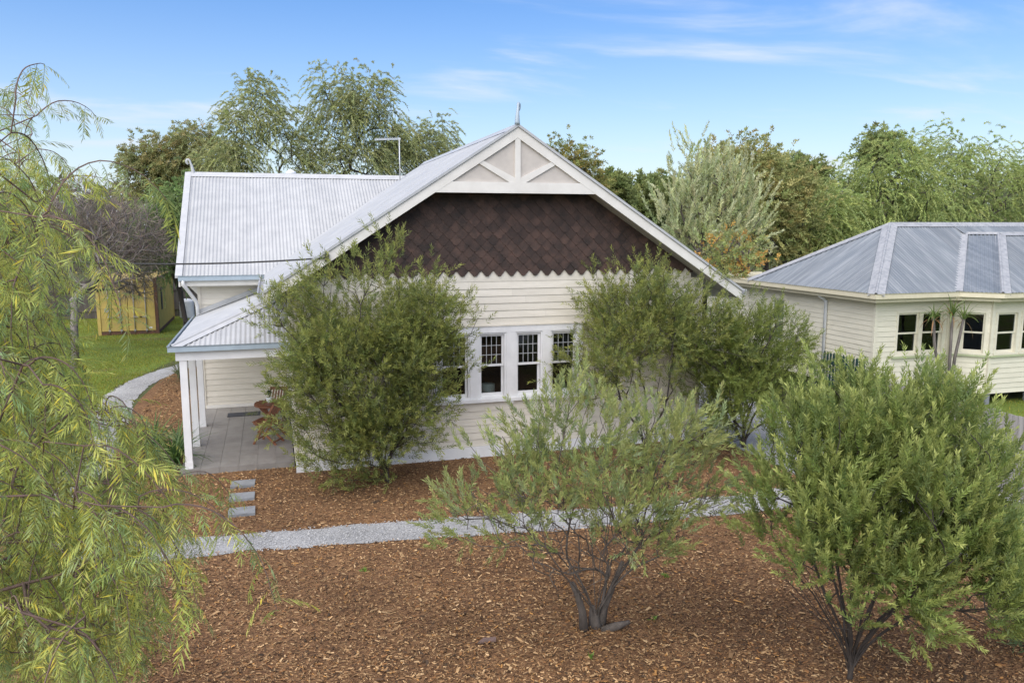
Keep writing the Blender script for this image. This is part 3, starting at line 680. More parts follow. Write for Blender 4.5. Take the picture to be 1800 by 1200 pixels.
# ------------------------------------------------------------------ porch furniture
def chair(label):
    root = thing('folding_chair', label, 'chair', (0, 0, 0), 'wooden folding chairs on the porch')
    for s in (-1, 1):
        y = .20*s
        b = B(); b.bar((.26, y, 0), (-.24, y, .88), .022, .045, (1, 0, 0)); b.build('back_post', 'teak', root)
        b = B(); b.bar((-.24, y*.86, 0), (.22, y*.86, .44), .022, .045, (1, 0, 0)); b.build('leg', 'teak', root)
        b = B(); b.bar((-.18, y*.93, .435), (.25, y*.93, .455), .022, .04); b.build('seat_rail', 'teak', root)
    for k in range(7): x = -.15+k*.066; b = B(); b.box(x-.026, x+.026, -.21, .21, .458+k*.003, .474+k*.003); b.build('seat_slat', 'teak', root)
    b = B(); b.bar((-.225, -.21, .85), (-.225, .21, .85), .07, .022, (1, 0, .55)); b.build('top_rail', 'teak', root)
    b = B(); b.bar((-.075, -.19, .575), (-.075, .19, .575), .05, .022, (1, 0, .55)); b.build('lower_rail', 'teak', root)
    for k in range(5): y = -.13+k*.065; b = B(); b.bar((-.08, y, .58), (-.22, y, .83), .035, .012, (1, 0, .5)); b.build('back_slat', 'teak', root)
    for x, z in ((.2, .1), (-.19, .06)): b = B(); b.bar((x, -.2, z), (x, .2, z), .03, .02); b.build('stretcher', 'teak', root)
    return root
c1 = chair('wooden folding chair standing in front of the porch table'); c1.location = (-.50, 1.95, .12); c1.rotation_euler = (0, 0, R(152))
c2 = copytree(c1); c2['label'] = 'wooden folding chair tucked behind the porch table by the wall'; c2.location = (-.33, 3.38, .12); c2.rotation_euler = (0, 0, R(-112))
tab = thing('folding_table', 'small round slatted wooden folding table on the porch', 'table', (-.45, 2.66, .12))
for k in range(8):
    y = -.30+k*.0857; hw = math.sqrt(max(.34**2-(abs(y)+.02)**2, .01)); b = B(); b.box(-.45-hw, -.45+hw, 2.66+y-.038, 2.66+y+.038, .825, .845); b.build('top_slat', 'teak', tab)
b = B(); b.lathe((-.45, 2.66, .785), [(.325, 0), (.35, .0), (.35, .038), (.325, .038)], 28); b.build('rim', 'teak', tab)
for s in (-1, 1):
    b = B(); b.bar((-.75, 2.66+s*.2, .12), (-.2, 2.66+s*.2, .80), .022, .045, (1, 0, 0)); b.build('leg', 'teak', tab)
    b = B(); b.bar((-.15, 2.66+s*.16, .12), (-.70, 2.66+s*.16, .80), .022, .045, (1, 0, 0)); b.build('leg', 'teak', tab)
b = B(); b.bar((-.45, 2.45, .47), (-.45, 2.87, .47), .03, .02); b.build('stretcher', 'teak', tab)
pot = thing('potted_plant', 'small dark leafed plant in a white pot on the porch table', 'plant', (-.47, 2.62, .845))
b = B(); b.lathe((-.47, 2.62, .846), [(.045, 0), (.062, .04), (.07, .12), (.062, .12), (.055, .10)], 20); b.build('pot', 'ceramic', pot, True)
b = B(); b.tube([(-.47, 2.62, .94), (-.465, 2.62, 1.03), (-.475, 2.625, 1.08)], .006, 6); b.build('stem', 'barkdark', pot, True)

# ------------------------------------------------------------------ foliage machinery
def leaves(pos, d, ln, wd, tint, r, fold=.25, up=None):
    """diamond leaves: base pos, direction d; returns verts, quads, tints"""
    n = len(pos); d = unit(d); ref = r.normal(size=(n, 3)) if up is None else up+r.normal(0, .35, (n, 3))
    s = unit(np.cross(d, ref)); nn = np.cross(s, d)
    ln = np.broadcast_to(ln, n)[:, None]; wd = np.broadcast_to(wd, n)[:, None]
    mid = pos+d*ln*.45-nn*wd*fold
    V = np.stack([pos, mid+s*wd*.5+nn*wd*fold, pos+d*ln-nn*ln*.08, mid-s*wd*.5+nn*wd*fold], 1).reshape(-1, 3)
    i = np.arange(n)[:, None]*4
    return V, i+np.array([[0, 1, 2, 3]]), np.repeat(tint, 4, 0)
class Foliage:
    def __init__(s): s.V = []; s.F = []; s.T = []; s.n = 0
    def add(s, V, Fq, T): s.V.append(V); s.F.append(Fq+s.n); s.T.append(T); s.n += len(V)
    def build(s, name, m, parent):
        return link(name, arrmesh(name, np.concatenate(s.V), np.concatenate(s.F), m, np.concatenate(s.T)), parent)

def grow(base, tips, r, alpha=.45, seg=.35, trunk=None, curve=.35, wob=.05, r0=.006, e=2.3, down=0., stems=None):
    """join tips to a base by cheap paths; returns nodes, parent index and radii"""
    nodes = [np.array(base, float)]; par = [-1]; plen = [0.]; dirs = [np.array([0, 0, 1.])]
    def chain(j, tgt):
        a = nodes[j]; d = np.linalg.norm(tgt-a); n = max(1, int(round(d/seg))); c = a+dirs[j]*d*curve+np.array([0, 0, -down*d]); prev = j
        for k in range(1, n+1):
            t = k/n; p = (1-t)**2*a+2*t*(1-t)*c+t*t*tgt
            if k < n: p = p+r.normal(0, wob*seg, 3)
            q = nodes[prev]; dd = p-q; l = np.linalg.norm(dd); nodes.append(p); par.append(prev); plen.append(plen[prev]+l); dirs.append(dd/max(l, 1e-6)); prev = len(nodes)-1
        return prev
    if trunk is not None:
        for p in trunk: chain(len(nodes)-1, np.array(p, float))
    start = len(nodes)-1
    if stems is not None:
        for st in stems: chain(start, np.array(st, float))
    tips = np.asarray(tips); order = np.argsort(np.linalg.norm(tips-nodes[start], axis=1)+r.normal(0, .1, len(tips)))
    ends = np.zeros(len(tips), int)
    for t in order:
        Np = np.array(nodes[max(start-1, 0):]); c = np.linalg.norm(Np-tips[t], axis=1)+alpha*np.array(plen[max(start-1, 0):])
        ends[t] = chain(int(np.argmin(c))+max(start-1, 0), tips[t])
    nodes = np.array(nodes); par = np.array(par); rad = np.zeros(len(nodes)); acc = np.zeros(len(nodes))
    for i in range(len(nodes)-1, -1, -1):
        rad[i] = max(r0, acc[i]**(1/e) if acc[i] > 0 else r0)
        if par[i] >= 0: acc[par[i]] += rad[i]**e
    return nodes, par, rad, ends, np.array(dirs)
def branches(nodes, par, rad, k=5, minr=0.):
    idx = np.where((par >= 0) & (rad >= minr))[0]; a = nodes[par[idx]]; b = nodes[idx]; ra = rad[par[idx]]; rb = rad[idx]
    ra = np.minimum(ra, rb*1.7); d = unit(b-a); ref = np.where(np.abs(d[:, 2:3]) > .9, np.array([[1., 0, 0]]), np.array([[0, 0, 1.]]))
    x = unit(np.cross(d, ref)); y = np.cross(d, x); an = np.arange(k)*2*np.pi/k
    ring = x[:, None, :]*np.cos(an)[None, :, None]+y[:, None, :]*np.sin(an)[None, :, None]
    A = a[:, None, :]-d[:, None, :]*(ra*.4)[:, None, None]+ring*ra[:, None, None]; Bq = b[:, None, :]+ring*rb[:, None, None]
    V = np.concatenate([A, Bq], 1).reshape(-1, 3); n = len(idx); i = np.arange(n)[:, None, None]*2*k; j = np.arange(k)
    q = np.stack([j, (j+1) % k, k+(j+1) % k, k+j], 1)[None]
    return V, (i+q).reshape(-1, 4)
def in_lobes(lobes, n, r, shell=.55):
    """points through ellipsoid lobes (cx,cy,cz,rx,ry,rz), weighted to the outside"""
    L = np.array(lobes, float); wgt = np.prod(L[:, 3:6], axis=1)**(2/3); k = r.choice(len(L), n, p=wgt/wgt.sum())
    d = unit(r.normal(size=(n, 3))); q = r.random(n)**(1/3); q = shell+(1-shell)*q if shell else q
    q = np.where(r.random(n) < .3, r.random(n)**.5*.9, q)
    return L[k, :3]+d*q[:, None]*L[k, 3:6], d, k
LEAF_GAIN = 2.1
def palette(cols, n, r, jit=.22):
    c = (LEAF_GAIN*np.array(cols)*np.array([1.08, 1., .95]))[r.integers(0, len(cols), n)]; return c*r.uniform(1-jit, 1+jit, (n, 1))*r.uniform(.94, 1.06, (n, 3))

def shoots(fo, pos, d, length, nl, ln, wd, cols, young, r, ang=.8, droop=0., stem=True):
    """leafy shoots: leaves spiral along a stem and the youngest at the end are a fresher colour"""
    n = len(pos); length = np.broadcast_to(length, n)
    t = np.linspace(.12, 1., nl)[None, :]*np.ones((n, 1)); dd = unit(d)
    base = pos[:, None, :]+dd[:, None, :]*(t*length[:, None])[..., None]
    base[..., 2] -= droop*(t**2)*length[:, None]
    ref = unit(np.cross(dd, r.normal(size=(n, 3)))); ref2 = np.cross(dd, ref)
    ph = (np.arange(nl)*2.4)[None, :]+r.uniform(0, 6.28, (n, 1))
    rad = ref[:, None, :]*np.cos(ph)[..., None]+ref2[:, None, :]*np.sin(ph)[..., None]
    sp = ang*(1-.5*t)+r.normal(0, .12, t.shape)
    ld = dd[:, None, :]*np.cos(sp)[..., None]+rad*np.sin(sp)[..., None]; ld[..., 2] -= droop*.6
    N_ = n*nl; c0 = palette(cols, n, r)[:, None, :]*r.uniform(.85, 1.15, (n, nl, 1))
    y = np.clip((t-.55)/.45, 0, 1)[..., None]*r.uniform(.1, 1., (n, 1, 1)); c = c0*(1-y)+np.array(young)*1.75*y*r.uniform(.8, 1.15, (n, 1, 1))
    fo.add(*leaves(base.reshape(-1, 3), ld.reshape(-1, 3), (ln*r.uniform(.7, 1.2, (n, nl))).ravel(), wd*r.uniform(.8, 1.2, N_), c.reshape(-1, 3), r))

def plant(name, label, cat, base, lobes, ntips, sh, seed, bark='bark', trunk=None, group=None, per=3, alpha=.45, r0=.004, seg=.25, upw=.6, shell=.55, mleaf='leaf', minr=0., e=2.3, curve=.35, spread=.30, keep=None, foliage=True, k=5, names=('trunk', 'crown'), down=0., stems=None, clumps=None):
    """sh: dict for shoots (length, nl, ln, wd, cols, young, ang, droop)"""
    r = np.random.default_rng(seed); tips, dout, _ = in_lobes(lobes, ntips, r, shell)
    if clumps:                                   # gather the tips into upright clumps with hollows between them
        ncl, sg = clumps; cc, dc, _ = in_lobes(lobes, ncl, r, shell); kk = r.integers(0, ncl, ntips)
        tips = cc[kk]+r.normal(0, 1, (ntips, 3))*np.array([sg, sg, sg*1.25])*r.uniform(.55, 1.35, ncl)[kk][:, None]; dout = unit(dc[kk]*.6+unit(tips-cc[kk]+1e-6)*.5)
    if keep is not None: m = keep(tips); tips, dout = tips[m], dout[m]
    tips[:, 2] = np.maximum(tips[:, 2], .12)
    nodes, par, rad, ends, dirs = grow(base, tips, r, alpha, seg, trunk, curve, r0=r0, e=e, down=down, stems=stems)
    root = thing(name, label, cat, tuple(base), group)
    V, Fq = branches(nodes, par, rad, k, minr); link(names[0], arrmesh(names[0], V, Fq, bark, smooth=True), root)
    if foliage:
        fo = Foliage(); n = len(tips)
        if mleaf == 'leafdull': sh = dict(sh, cols=[tuple(1.22*q for q in c) for c in sh['cols']], young=tuple(1.15*q for q in sh['young']))
        pos = np.repeat(nodes[ends], per, 0); d = np.repeat(unit(dirs[ends]*.6+dout*.6), per, 0)+r.normal(0, .45, (n*per, 3)); d[:, 2] += upw
        pos = pos+r.normal(0, sh['length']*spread, pos.shape)
        pos[:, 2] = np.maximum(pos[:, 2], .05)
        shoots(fo, pos, d, sh['length']*r.uniform(.6, 1.25, n*per), sh['nl'], sh['ln'], sh['wd'], sh['cols'], sh['young'], r, sh.get('ang', .8), sh.get('droop', 0.))
        fo.build(names[1], mleaf, root)
    return root

# small dark plant in the pot
r = np.random.default_rng(3); fo = Foliage(); c = np.array([-.473, 2.623, 1.07])
p = c+r.normal(0, .022, (60, 3)); fo.add(*leaves(p, r.normal(size=(60, 3))+[0, 0, .3], .05, .025, palette([(.02, .035, .02)], 60, r), r)); fo.build('foliage', 'leaf', pot)
# ------------------------------------------------------------------ garden shrubs
BB = dict(length=.30, nl=20, ln=.085, wd=.0165, cols=[(.080, .104, .032), (.102, .124, .037), (.066, .090, .032), (.115, .134, .040)], young=(.23, .24, .06), ang=.95)
plant('bottlebrush_shrub', 'tall bottlebrush shrub in front of the house between the porch and the windows', 'shrub', (1.62, -1.15, 0),
      [(1.35, -1.2, 3.5, .85, .9, .95), (.5, -1.25, 2.75, .9, .85, .85), (2.15, -1.25, 2.8, .75, .8, .9), (1.35, -1.5, 2.3, 1.15, .9, .9), (.75, -1.3, 1.4, .7, .7, .75), (2.2, -1.35, 1.55, .75, .7, .7), (1.4, -1.4, 1.0, .75, .6, .6), (2.35, -1.2, 3.4, .35, .45, .5), (2.4, -1.15, 2.1, .45, .5, .7), (.1, -1.2, 2.75, .55, .6, .6), (.3, -1.2, 2.0, .6, .6, .6), (.55, -1.3, 1.1, .5, .5, .5), (1.3, -1.45, .55, .7, .45, .4), (1.9, -1.4, .6, .55, .45, .4)],
      680, BB, 31, 'barkdark', [(1.6, -1.15, .06)], per=7, spread=.42, clumps=(100, .20), alpha=.5, stems=[(1.6+0.55*math.cos(k*6.283/9+.4)*(.55+.45*((k*7)%5)/4), -1.2+0.55*.8*math.sin(k*6.283/9+.4)*(.55+.45*((k*3)%5)/4), 1.0+.25*((k*5)%7)/6) for k in range(9)], r0=.0045, upw=.5, shell=.35, e=2.6)
plant('bottlebrush_shrub', 'broad bottlebrush shrub against the house to the right of the windows', 'shrub', (6.85, -1.1, 0),
      [(6.3, -1.15, 2.7, 1.0, .8, .9), (7.3, -1.1, 3.25, .9, .8, .75), (5.9, -1.2, 2.0, .65, .7, .9), (7.4, -1.15, 2.4, 1.0, .8, .8), (6.2, -1.1, 3.3, .7, .6, .5)],
      340, BB, 32, 'barkdark', [(6.85, -1.1, .06)], per=6, spread=.42, clumps=(52, .21), alpha=.5, stems=[(6.8+0.6*math.cos(k*6.283/8+.4)*(.55+.45*((k*7)%5)/4), -1.15+0.6*.8*math.sin(k*6.283/8+.4)*(.55+.45*((k*3)%5)/4), 1.0+.25*((k*5)%7)/6) for k in range(8)], r0=.0045, upw=.5, shell=.35, e=2.6)
BB2 = dict(BB, cols=[(.066, .094, .024), (.086, .116, .028), (.10, .128, .032)], young=(.16, .18, .04), nl=22, ln=.07, wd=.0135)
plant('bottlebrush_shrub', 'dense green bottlebrush shrub past the right corner of the house', 'shrub', (9.2, -1.0, 0),
      [(8.6, -1.2, 2.4, .9, .8, .9), (9.4, -1.0, 2.35, .9, .85, .8), (8.7, -1.2, 1.3, .9, .8, .8), (9.5, -1.1, 1.5, .8, .8, .8), (9.9, -.9, 2.0, .6, .7, .5), (8.0, -1.25, 1.2, .6, .6, .7)],
      430, BB2, 33, 'barkdark', [(9.2, -1.0, .06)], per=8, alpha=.65, clumps=(60, .19), r0=.005, upw=.3, shell=.3)
# sparse centre shrub
S3 = dict(length=.26, nl=26, ln=.072, wd=.0135, cols=[(.135, .165, .062), (.165, .19, .07), (.12, .158, .078)], young=(.25, .27, .09), ang=.7)
bx, by = 3.19, -7.2
plant('spreading_shrub', 'open spreading shrub with bare lower twigs standing alone on the mulch', 'shrub', (bx, by, 0),
      [(2.75, by, 2.45, .55, .6, .45), (3.95, by+.1, 2.35, .55, .6, .42), (2.1, by+.1, 1.95, .5, .6, .36), (3.3, by-.3, 1.9, .9, .6, .40), (4.35, by+.1, 1.8, .5, .6, .36), (1.8, by, 1.5, .4, .5, .28), (3.2, by+.4, 2.2, .9, .6, .45), (2.5, by-.3, 1.55, .55, .5, .3), (4.4, by-.1, 1.4, .4, .5, .25), (3.4, by-.5, 1.45, .6, .3, .25)],
      300, S3, 34, 'bark', [(bx, by, .06)], per=4, clumps=(70, .125), alpha=.5, stems=[(bx+0.6*math.cos(k*6.283/12+.4)*(.55+.45*((k*7)%5)/4), by+0.6*.8*math.sin(k*6.283/12+.4)*(.55+.45*((k*3)%5)/4), 0.65+.25*((k*5)%7)/6) for k in range(12)], r0=.0034, seg=.16, upw=.85, shell=.4, e=2.75, curve=.25)
r = np.random.default_rng(40); tips = np.c_[r.uniform(1.4, 4.9, 900), r.uniform(by-.7, by+.7, 900), r.uniform(.7, 1.9, 900)]
ok = np.abs(tips[:, 0]-bx) < .25+1.0*(tips[:, 2]-.35); tips = tips[ok]
nodes, par, rad, ends, dirs = grow((bx, by, 0), tips, r, .25, .14, [(bx+.02, by, .1)], .25, r0=.0026, wob=.12, e=2.8)
sh3 = [o for o in col.objects if o.name.startswith('spreading_shrub')][0]
V, Fq = branches(nodes, par, rad, 4); link('bare_twigs', arrmesh('bare_twigs', V, Fq, 'bark', smooth=True), sh3)
b = B(); b.tube([(bx-.16, by-.03, -.02), (bx-.19, by-.04, .25), (bx-.27, by-.05, .50), (bx-.33, by-.05, .62)], [.06, .045, .036, .03], 9); b.tube([(bx+.05, by-.08, -.02), (bx+.2, by-.14, .05), (bx+.36, by-.17, .10)], [.06, .052, .02], 7)
b.tube([(bx, by, -.02), (bx-.02, by+.02, .12), (bx-.04, by+.03, .26)], [.09, .06, .03], 9); b.tube([(bx+.06, by+.02, -.02), (bx+.12, by+.03, .22), (bx+.24, by+.05, .48), (bx+.36, by+.06, .75)], [.07, .042, .034, .024], 9); b.build('stump', 'bark', sh3, True)
# dense right shrub
S4 = dict(length=.36, nl=40, ln=.062, wd=.0145, cols=[(.094, .130, .037), (.114, .150, .043), (.078, .110, .037)], young=(.30, .32, .10), ang=.85)
bx, by = 5.3, -9.0
plant('fine_leaved_shrub', 'large dense fine leaved green shrub with many thin bare stems at its foot', 'shrub', (bx, by, 0),
      [(4.95, by, 2.42, .55, .7, .60), (5.65, by, 2.50, .7, .75, .48), (6.25, by+.1, 2.1, .6, .7, .5), (4.65, by, 1.95, .38, .5, .42), (5.35, by-.55, 1.95, .8, .5, .55), (6.2, by-.3, 1.65, .75, .6, .5), (6.6, by, 1.6, .5, .6, .45), (5.2, by-.75, 1.35, .4, .35, .35), (5.9, by-.7, 1.3, .55, .4, .35), (5.5, by+.5, 2.2, .9, .5, .6), (4.75, by-.2, 1.6, .42, .5, .3)],
      620, S4, 35, 'barkdark', [(bx, by, .03)], per=6, clumps=(95, .14), spread=.26, alpha=.55, stems=[(bx+0.85*math.cos(k*6.283/26+.4)*(.55+.45*((k*7)%5)/4), by+0.85*.8*math.sin(k*6.283/26+.4)*(.55+.45*((k*3)%5)/4), 0.95+.25*((k*5)%7)/6) for k in range(26)], r0=.0045, seg=.2, upw=1.05, shell=.35, e=2.9, curve=.3)
S5 = dict(length=.16, nl=26, ln=.028, wd=.007, cols=[(.05, .085, .035), (.065, .10, .045)], young=(.10, .14, .06), ang=.8)
plant('low_shrub', 'low grey green shrub at the gravel edge beside the large dense shrub', 'shrub', (7.62, -9.2, 0), [(7.5, -9.2, .55, .34, .35, .35), (7.65, -9.25, .35, .4, .4, .28), (7.85, -9.15, .65, .4, .4, .35)], 170, S5, 36, 'barkdark', None, per=4, alpha=.3, r0=.003, upw=.5, seg=.12)
# small green sprouts in the mulch
for i, (px, py) in enumerate(((1170, 1015), (1040, 1158), (1150, 1090), (640, 1005))):
    p = atZ(px, py); r = np.random.default_rng(70+i); fo = Foliage(); q = np.repeat([[p[0], p[1], .01]], 22, 0)+r.normal(0, .02, (22, 3))*[1, 1, 0]
    fo.add(*leaves(q, r.normal(0, .6, (22, 3))+[0, 0, .9], .07*r.uniform(.6, 1.2, 22), .016, palette([(.09, .16, .03)], 22, r), r)); me = fo.build('seedling', 'leaf', None)
    me['label'] = ['tiny green seedling right of the open shrub near the path', 'tiny green seedling below the open shrub', 'tiny green seedling at the right of the shrub stump', 'tiny green seedling in the mulch before the path'][i]; me['category'] = 'seedling'
b = B(); p = atZ(855, 1130); b.prism([(p[0]-.11, p[1]-.02, .02), (p[0]+.10, p[1]-.05, .03), (p[0]+.12, p[1]+.02, .035), (p[0]-.02, p[1]+.05, .03)], (0, 0, .018)); o = b.build('bark_piece', 'twigpink'); tag(o, 'flat reddish slab of bark lying on the mulch', 'bark')

# ------------------------------------------------------------------ strappy plants by the porch and the palms next door
def straps(name, label, c, n, ln, wd, cols, seed, cat='plant', stem_h=0., parent=None, lean=1., group=None):
    r = np.random.default_rng(seed); c = np.array(c, float)
    root = parent or thing(name, label, cat, tuple(c), group)
    for k in range(n):
        a = r.uniform(0, 6.28); e0 = r.uniform(.25, 1.25)*lean; l = ln*r.uniform(.65, 1.15); pts = []; p = c+np.array([0, 0, stem_h])+r.normal(0, .02, 3)*[1, 1, 0]
        V = []; Fq = []; ns = 6; d = np.array([math.cos(a)*math.sin(e0*.6), math.sin(a)*math.sin(e0*.6), math.cos(e0*.6)]); sdv = np.array([-math.sin(a), math.cos(a), 0])
        for j in range(ns+1):
            t = j/ns; w_ = wd*(.55+.9*t if t < .35 else 1.05*(1-t)**.7+.03)*.5
            V += [p-sdv*w_, p+np.array([0, 0, -.25*w_]), p+sdv*w_]; p = p+d*l/ns; d = unit(d+np.array([0, 0, -.17*(.5+e0)])+np.array([math.cos(a), math.sin(a), 0])*.04)
        Fq = [(3*j+s, 3*j+3+s, 3*j+4+s, 3*j+1+s) for j in range(ns) for s in (0, 1)]
        T = np.repeat(palette(cols, 1, r), len(V), 0); link('leaf', arrmesh('leaf', np.array(V), np.array(Fq), 'leaf', T, True), root)
    return root
LG = [(.034, .066, .018), (.05, .09, .024), (.028, .055, .018)]
straps('strap_leaf_plant', 'dark green strap leaved clump beside the foot of the front verandah post', (-2.3, 1.0, 0), 90, 1.05, .05, LG, 51, lean=1.1)
straps('strap_leaf_plant', 'dark green strap leaved clump at the path edge behind the front clump', (-2.8, 1.9, 0), 90, 1.05, .05, LG, 52, lean=1.1)
straps('strap_leaf_plant', 'small strap leaved clump between the two verandah posts', (-2.35, 2.55, 0), 36, .65, .04, LG, 53)
straps('strap_leaf_plant', 'greyish strap leaved clump in the mulch where the side path bends behind the house corner', (-3.1, 10.6, 0), 60, 1.0, .04, [(.06, .075, .035), (.08, .09, .045), (.045, .06, .03)], 54, lean=1.1)
straps('strap_leaf_plant', 'tan and green strap leaved clump nearer the house wall by the side path', (-2.75, 9.2, 0), 40, .8, .035, [(.08, .085, .045), (.06, .07, .03)], 55)
def palm(label, base, heads, seed):
    root = thing('cordyline', label, 'plant', tuple(base), 'cordylines in front of the neighbouring house')
    for i, (pts, n) in enumerate(heads):
        b = B(); b.tube(pts, [.045-.012*j/(len(pts)-1) for j in range(len(pts))], 8); b.build('stem', 'barkgrey', root, True)
        r_ = np.random.default_rng(seed+i); c = pts[-1]
        for lab, cols, ln, le in (('g', [(.06, .10, .03), (.09, .13, .04)], .62, 1.5), ('d', [(.16, .10, .05), (.20, .15, .09)], .5, 3.0)):
            straps('x', None, (c[0], c[1], c[2]-(.05 if lab == 'd' else 0)), n if lab == 'g' else n//4, ln, .037, cols, seed+i*7+len(lab), parent=root, lean=le if lab == 'd' else 1.35)
palm('leaning single stemmed cordyline in front of the neighbour\'s paired windows', (16.55, 1.0, 0), [([(16.55, 1.0, 0), (16.35, 1.0, .8), (16.08, 1.0, 1.6), (15.98, 1.0, 2.35)], 30)], 61)
palm('twin stemmed upright cordyline beside the neighbour\'s bay window', (16.62, .95, 0), [([(16.62, .95, 0), (16.56, .95, 1.2), (16.53, .95, 2.4)], 30), ([(16.64, .95, .3), (16.72, .95, 1.3), (16.85, .9, 2.3)], 26)], 65)

# ------------------------------------------------------------------ stepping stones and mat
for i, (x, y, lab) in enumerate(((-.97, -.52, 'grey stepping stone closest to the porch'), (-.965, -1.25, 'middle grey stepping stone between porch and path'), (-.945, -2.02, 'grey stepping stone closest to the gravel path'))):
    b = B(); c_, s_ = math.cos(.02*i), math.sin(.02*i); b.prism([(-.21, -.17, 0), (.21, -.17, 0), (.21, .17, 0), (-.21, .17, 0)], (0, 0, .05)); o = b.build('stepping_stone', 'conc', loc=(x, y, .006)); o.rotation_euler.z = -.03+.02*i
    tag(o, lab, 'paver', 'stepping stones between porch and path')
b = B(); b.box(-1.48, -.72, 4.62, 5.0, .1205, .135); o = b.build('door_mat', 'mat_grey'); tag(o, 'dark grey door mat on the tiled porch floor', 'mat')

# ------------------------------------------------------------------ shipping container
ct = thing('shipping_container', 'faded yellow shipping container with double doors behind the side lawn', 'container', (-6.35, 22.4, 0))
X0, X1, Y0, Y1, CH = -7.57, -5.13, 22.4, 28.46, 2.45
def corr_wall(name, a, b_, z0, z1, n, depth):
    a, b_ = Vector(a), Vector(b_); d = b_-a; nn = Vector((d.y, -d.x, 0)).normalized(); bb = B(); cols = []
    for k in range(n):
        for f, h in ((0, 0), (.25, 0), (.5, -depth), (.75, -depth)): p = a+d*((k+f)/n)+nn*h; cols.append(p)
    cols.append(b_); vs = [q+Vector((0, 0, z)) for q in cols for z in (z0, z1)]
    bb.add(vs, [(2*i, 2*i+2, 2*i+3, 2*i+1) for i in range(len(cols)-1)]); return bb.build(name, 'yellow', ct)
corr_wall('side_wall', (X1-.02, Y0+.1, 0), (X1-.02, Y1, 0), .15, CH-.08, 22, .03)
corr_wall('side_wall', (X0+.02, Y1, 0), (X0+.02, Y0+.1, 0), .15, CH-.08, 22, .03)
b = B(); b.box(X0, X1, Y1-.05, Y1, .15, CH-.05); b.build('end_wall', 'yellow', ct)
b = B(); b.box(X0+.05, X1-.05, Y0+.05, Y1-.02, CH-.06, CH-.02); b.build('roof_panel', 'yellow', ct)
for x in (X0, X1-.13): b = B(); b.box(x, x+.13, Y0, Y0+.13, 0, CH); b.build('corner_post', 'rust' if x > X0 else 'yellow', ct)
for x in (X0, X1-.13): b = B(); b.box(x, x+.13, Y1-.13, Y1+.01, 0, CH); b.build('corner_post', 'yellow', ct)
b = B(); b.box(X0+.13, X1-.13, Y0+.01, Y0+.12, .0, .15); b.build('bottom_rail', 'rust', ct)
b = B(); b.box(X0+.13, X1-.13, Y0+.01, Y0+.12, CH-.13, CH); b.build('top_rail', 'yellow', ct)
for x in (X0+.01, X1-.11): b = B(); b.box(x, x+.10, Y0+.13, Y1-.13, .02, .16); b.box(x, x+.10, Y0+.13, Y1-.13, CH-.1, CH-.005); b.build('side_rail', 'rust' if x > X0+1 else 'yellow', ct)
mid = (X0+X1)/2
for k, (a, c) in enumerate(((X0+.14, mid-.012), (mid+.012, X1-.14))):
    b = B(); b.box(a, c, Y0+.03, Y0+.08, .17, CH-.14); dr = b.build('door', 'yellow', ct)
    for zz in (.75, 1.2, 1.65): b = B(); b.box(a+.04, c-.04, Y0+.018, Y0+.032, zz-.03, zz+.03); b.build('door_rib', 'yellow', dr)
    for f in (.30, .74) if k == 0 else (.22, .66):
        x = a+(c-a)*f; b = B(); b.tube([(x, Y0-.005, .08), (x, Y0-.005, CH-.08)], .02, 8); b.build('locking_rod', 'steel', dr, True)
        for zz in (.2, .8, 1.6, 2.2): b = B(); b.box(x-.045, x+.045, Y0-.03, Y0+.02, zz-.03, zz+.03); b.build('rod_bracket', 'steel', dr)
        b = B(); b.bar((x, Y0-.03, .78), (x+(.32 if f < .5 else -.30), Y0-.03, .78), .02, .04); b.build('handle', 'steel', dr)
b = B(); b.box(X0+.3, X0+.52, Y0+.022, Y0+.029, 1.0, 1.2); b.build('data_plate', 'steel', ct)
b = B(); b.box(X1-.42, X1-.28, Y0+.022, Y0+.029, .26, .32); b.build('white_sticker', 'white', ct)
b = B(); b.box(X1-.03, X1+.004, Y0+1.3, Y0+1.65, .95, 1.95); b.build('side_vent', 'black', ct)

# ------------------------------------------------------------------ fences and shed behind
def paling_fence(name, label, a, b_, h, m, wd=.1, gap=.006, rails=(.35, 1.1), group=None, top=None):
    a, b_ = Vector(a), Vector(b_); d = (b_-a); L = d.length; d.normalize(); nn = Vector((d.y, -d.x, 0)); r = random.Random(int(L*10)); root = thing(name, label, 'fence', tuple(a), group)
    k = 0; s = 0.; ang = math.atan2(d.y, d.x)
    me = None
    while s < L-wd*.5:
        if me is None:
            b = B(); 
            if top == 'point': b.prism([(0, -.01, 0), (wd, -.01, 0), (wd, -.01, h-.06), (wd/2, -.01, h), (0, -.01, h-.06)], (0, .02, 0))
            else: b.box(0, wd, -.008, .008, 0, h)
            p = a+d*s; o = b.build('paling', m, root, loc=p); me = o.data
        else: p = a+d*s; o = link('paling', me, root, loc=p)
        o.rotation_euler.z = ang; o.scale.z = 1+r.uniform(-.012, .012) if top is None else 1
        s += wd+gap; k += 1
    for z in rails: b = B(); p, q = a+nn*.04+Vector((0, 0, z)), b_+nn*.04+Vector((0, 0, z)); b.bar(p, q, .04, .075); b.build('rail', m, root)
    return root
paling_fence('paling_fence', 'weathered grey timber paling fence beside the gravel driveway', (12.0, -9.5, 0), (12.0, -1.2, 0), 1.45, 'paling', .11, .008, rails=(.35, 1.17))
paling_fence('picket_gate', 'dark green pointed picket gate beside the neighbouring house wall', (13.95, 2.6, 0), (13.95, .95, 0), 1.36, 'greenpaint', .075, .05, rails=(.35, 1.08), top='point')
paling_fence('back_fence', 'dark old timber fence behind the container and side lawn', (-16, 29.6, 0), (5, 29.6, 0), 1.9, 'darkpaling', .15, .008, rails=(.4, 1.4))
tk = thing('water_tank', 'pale ribbed water tank beside the far end of the container', 'tank', (-4.55, 28.6, 0))
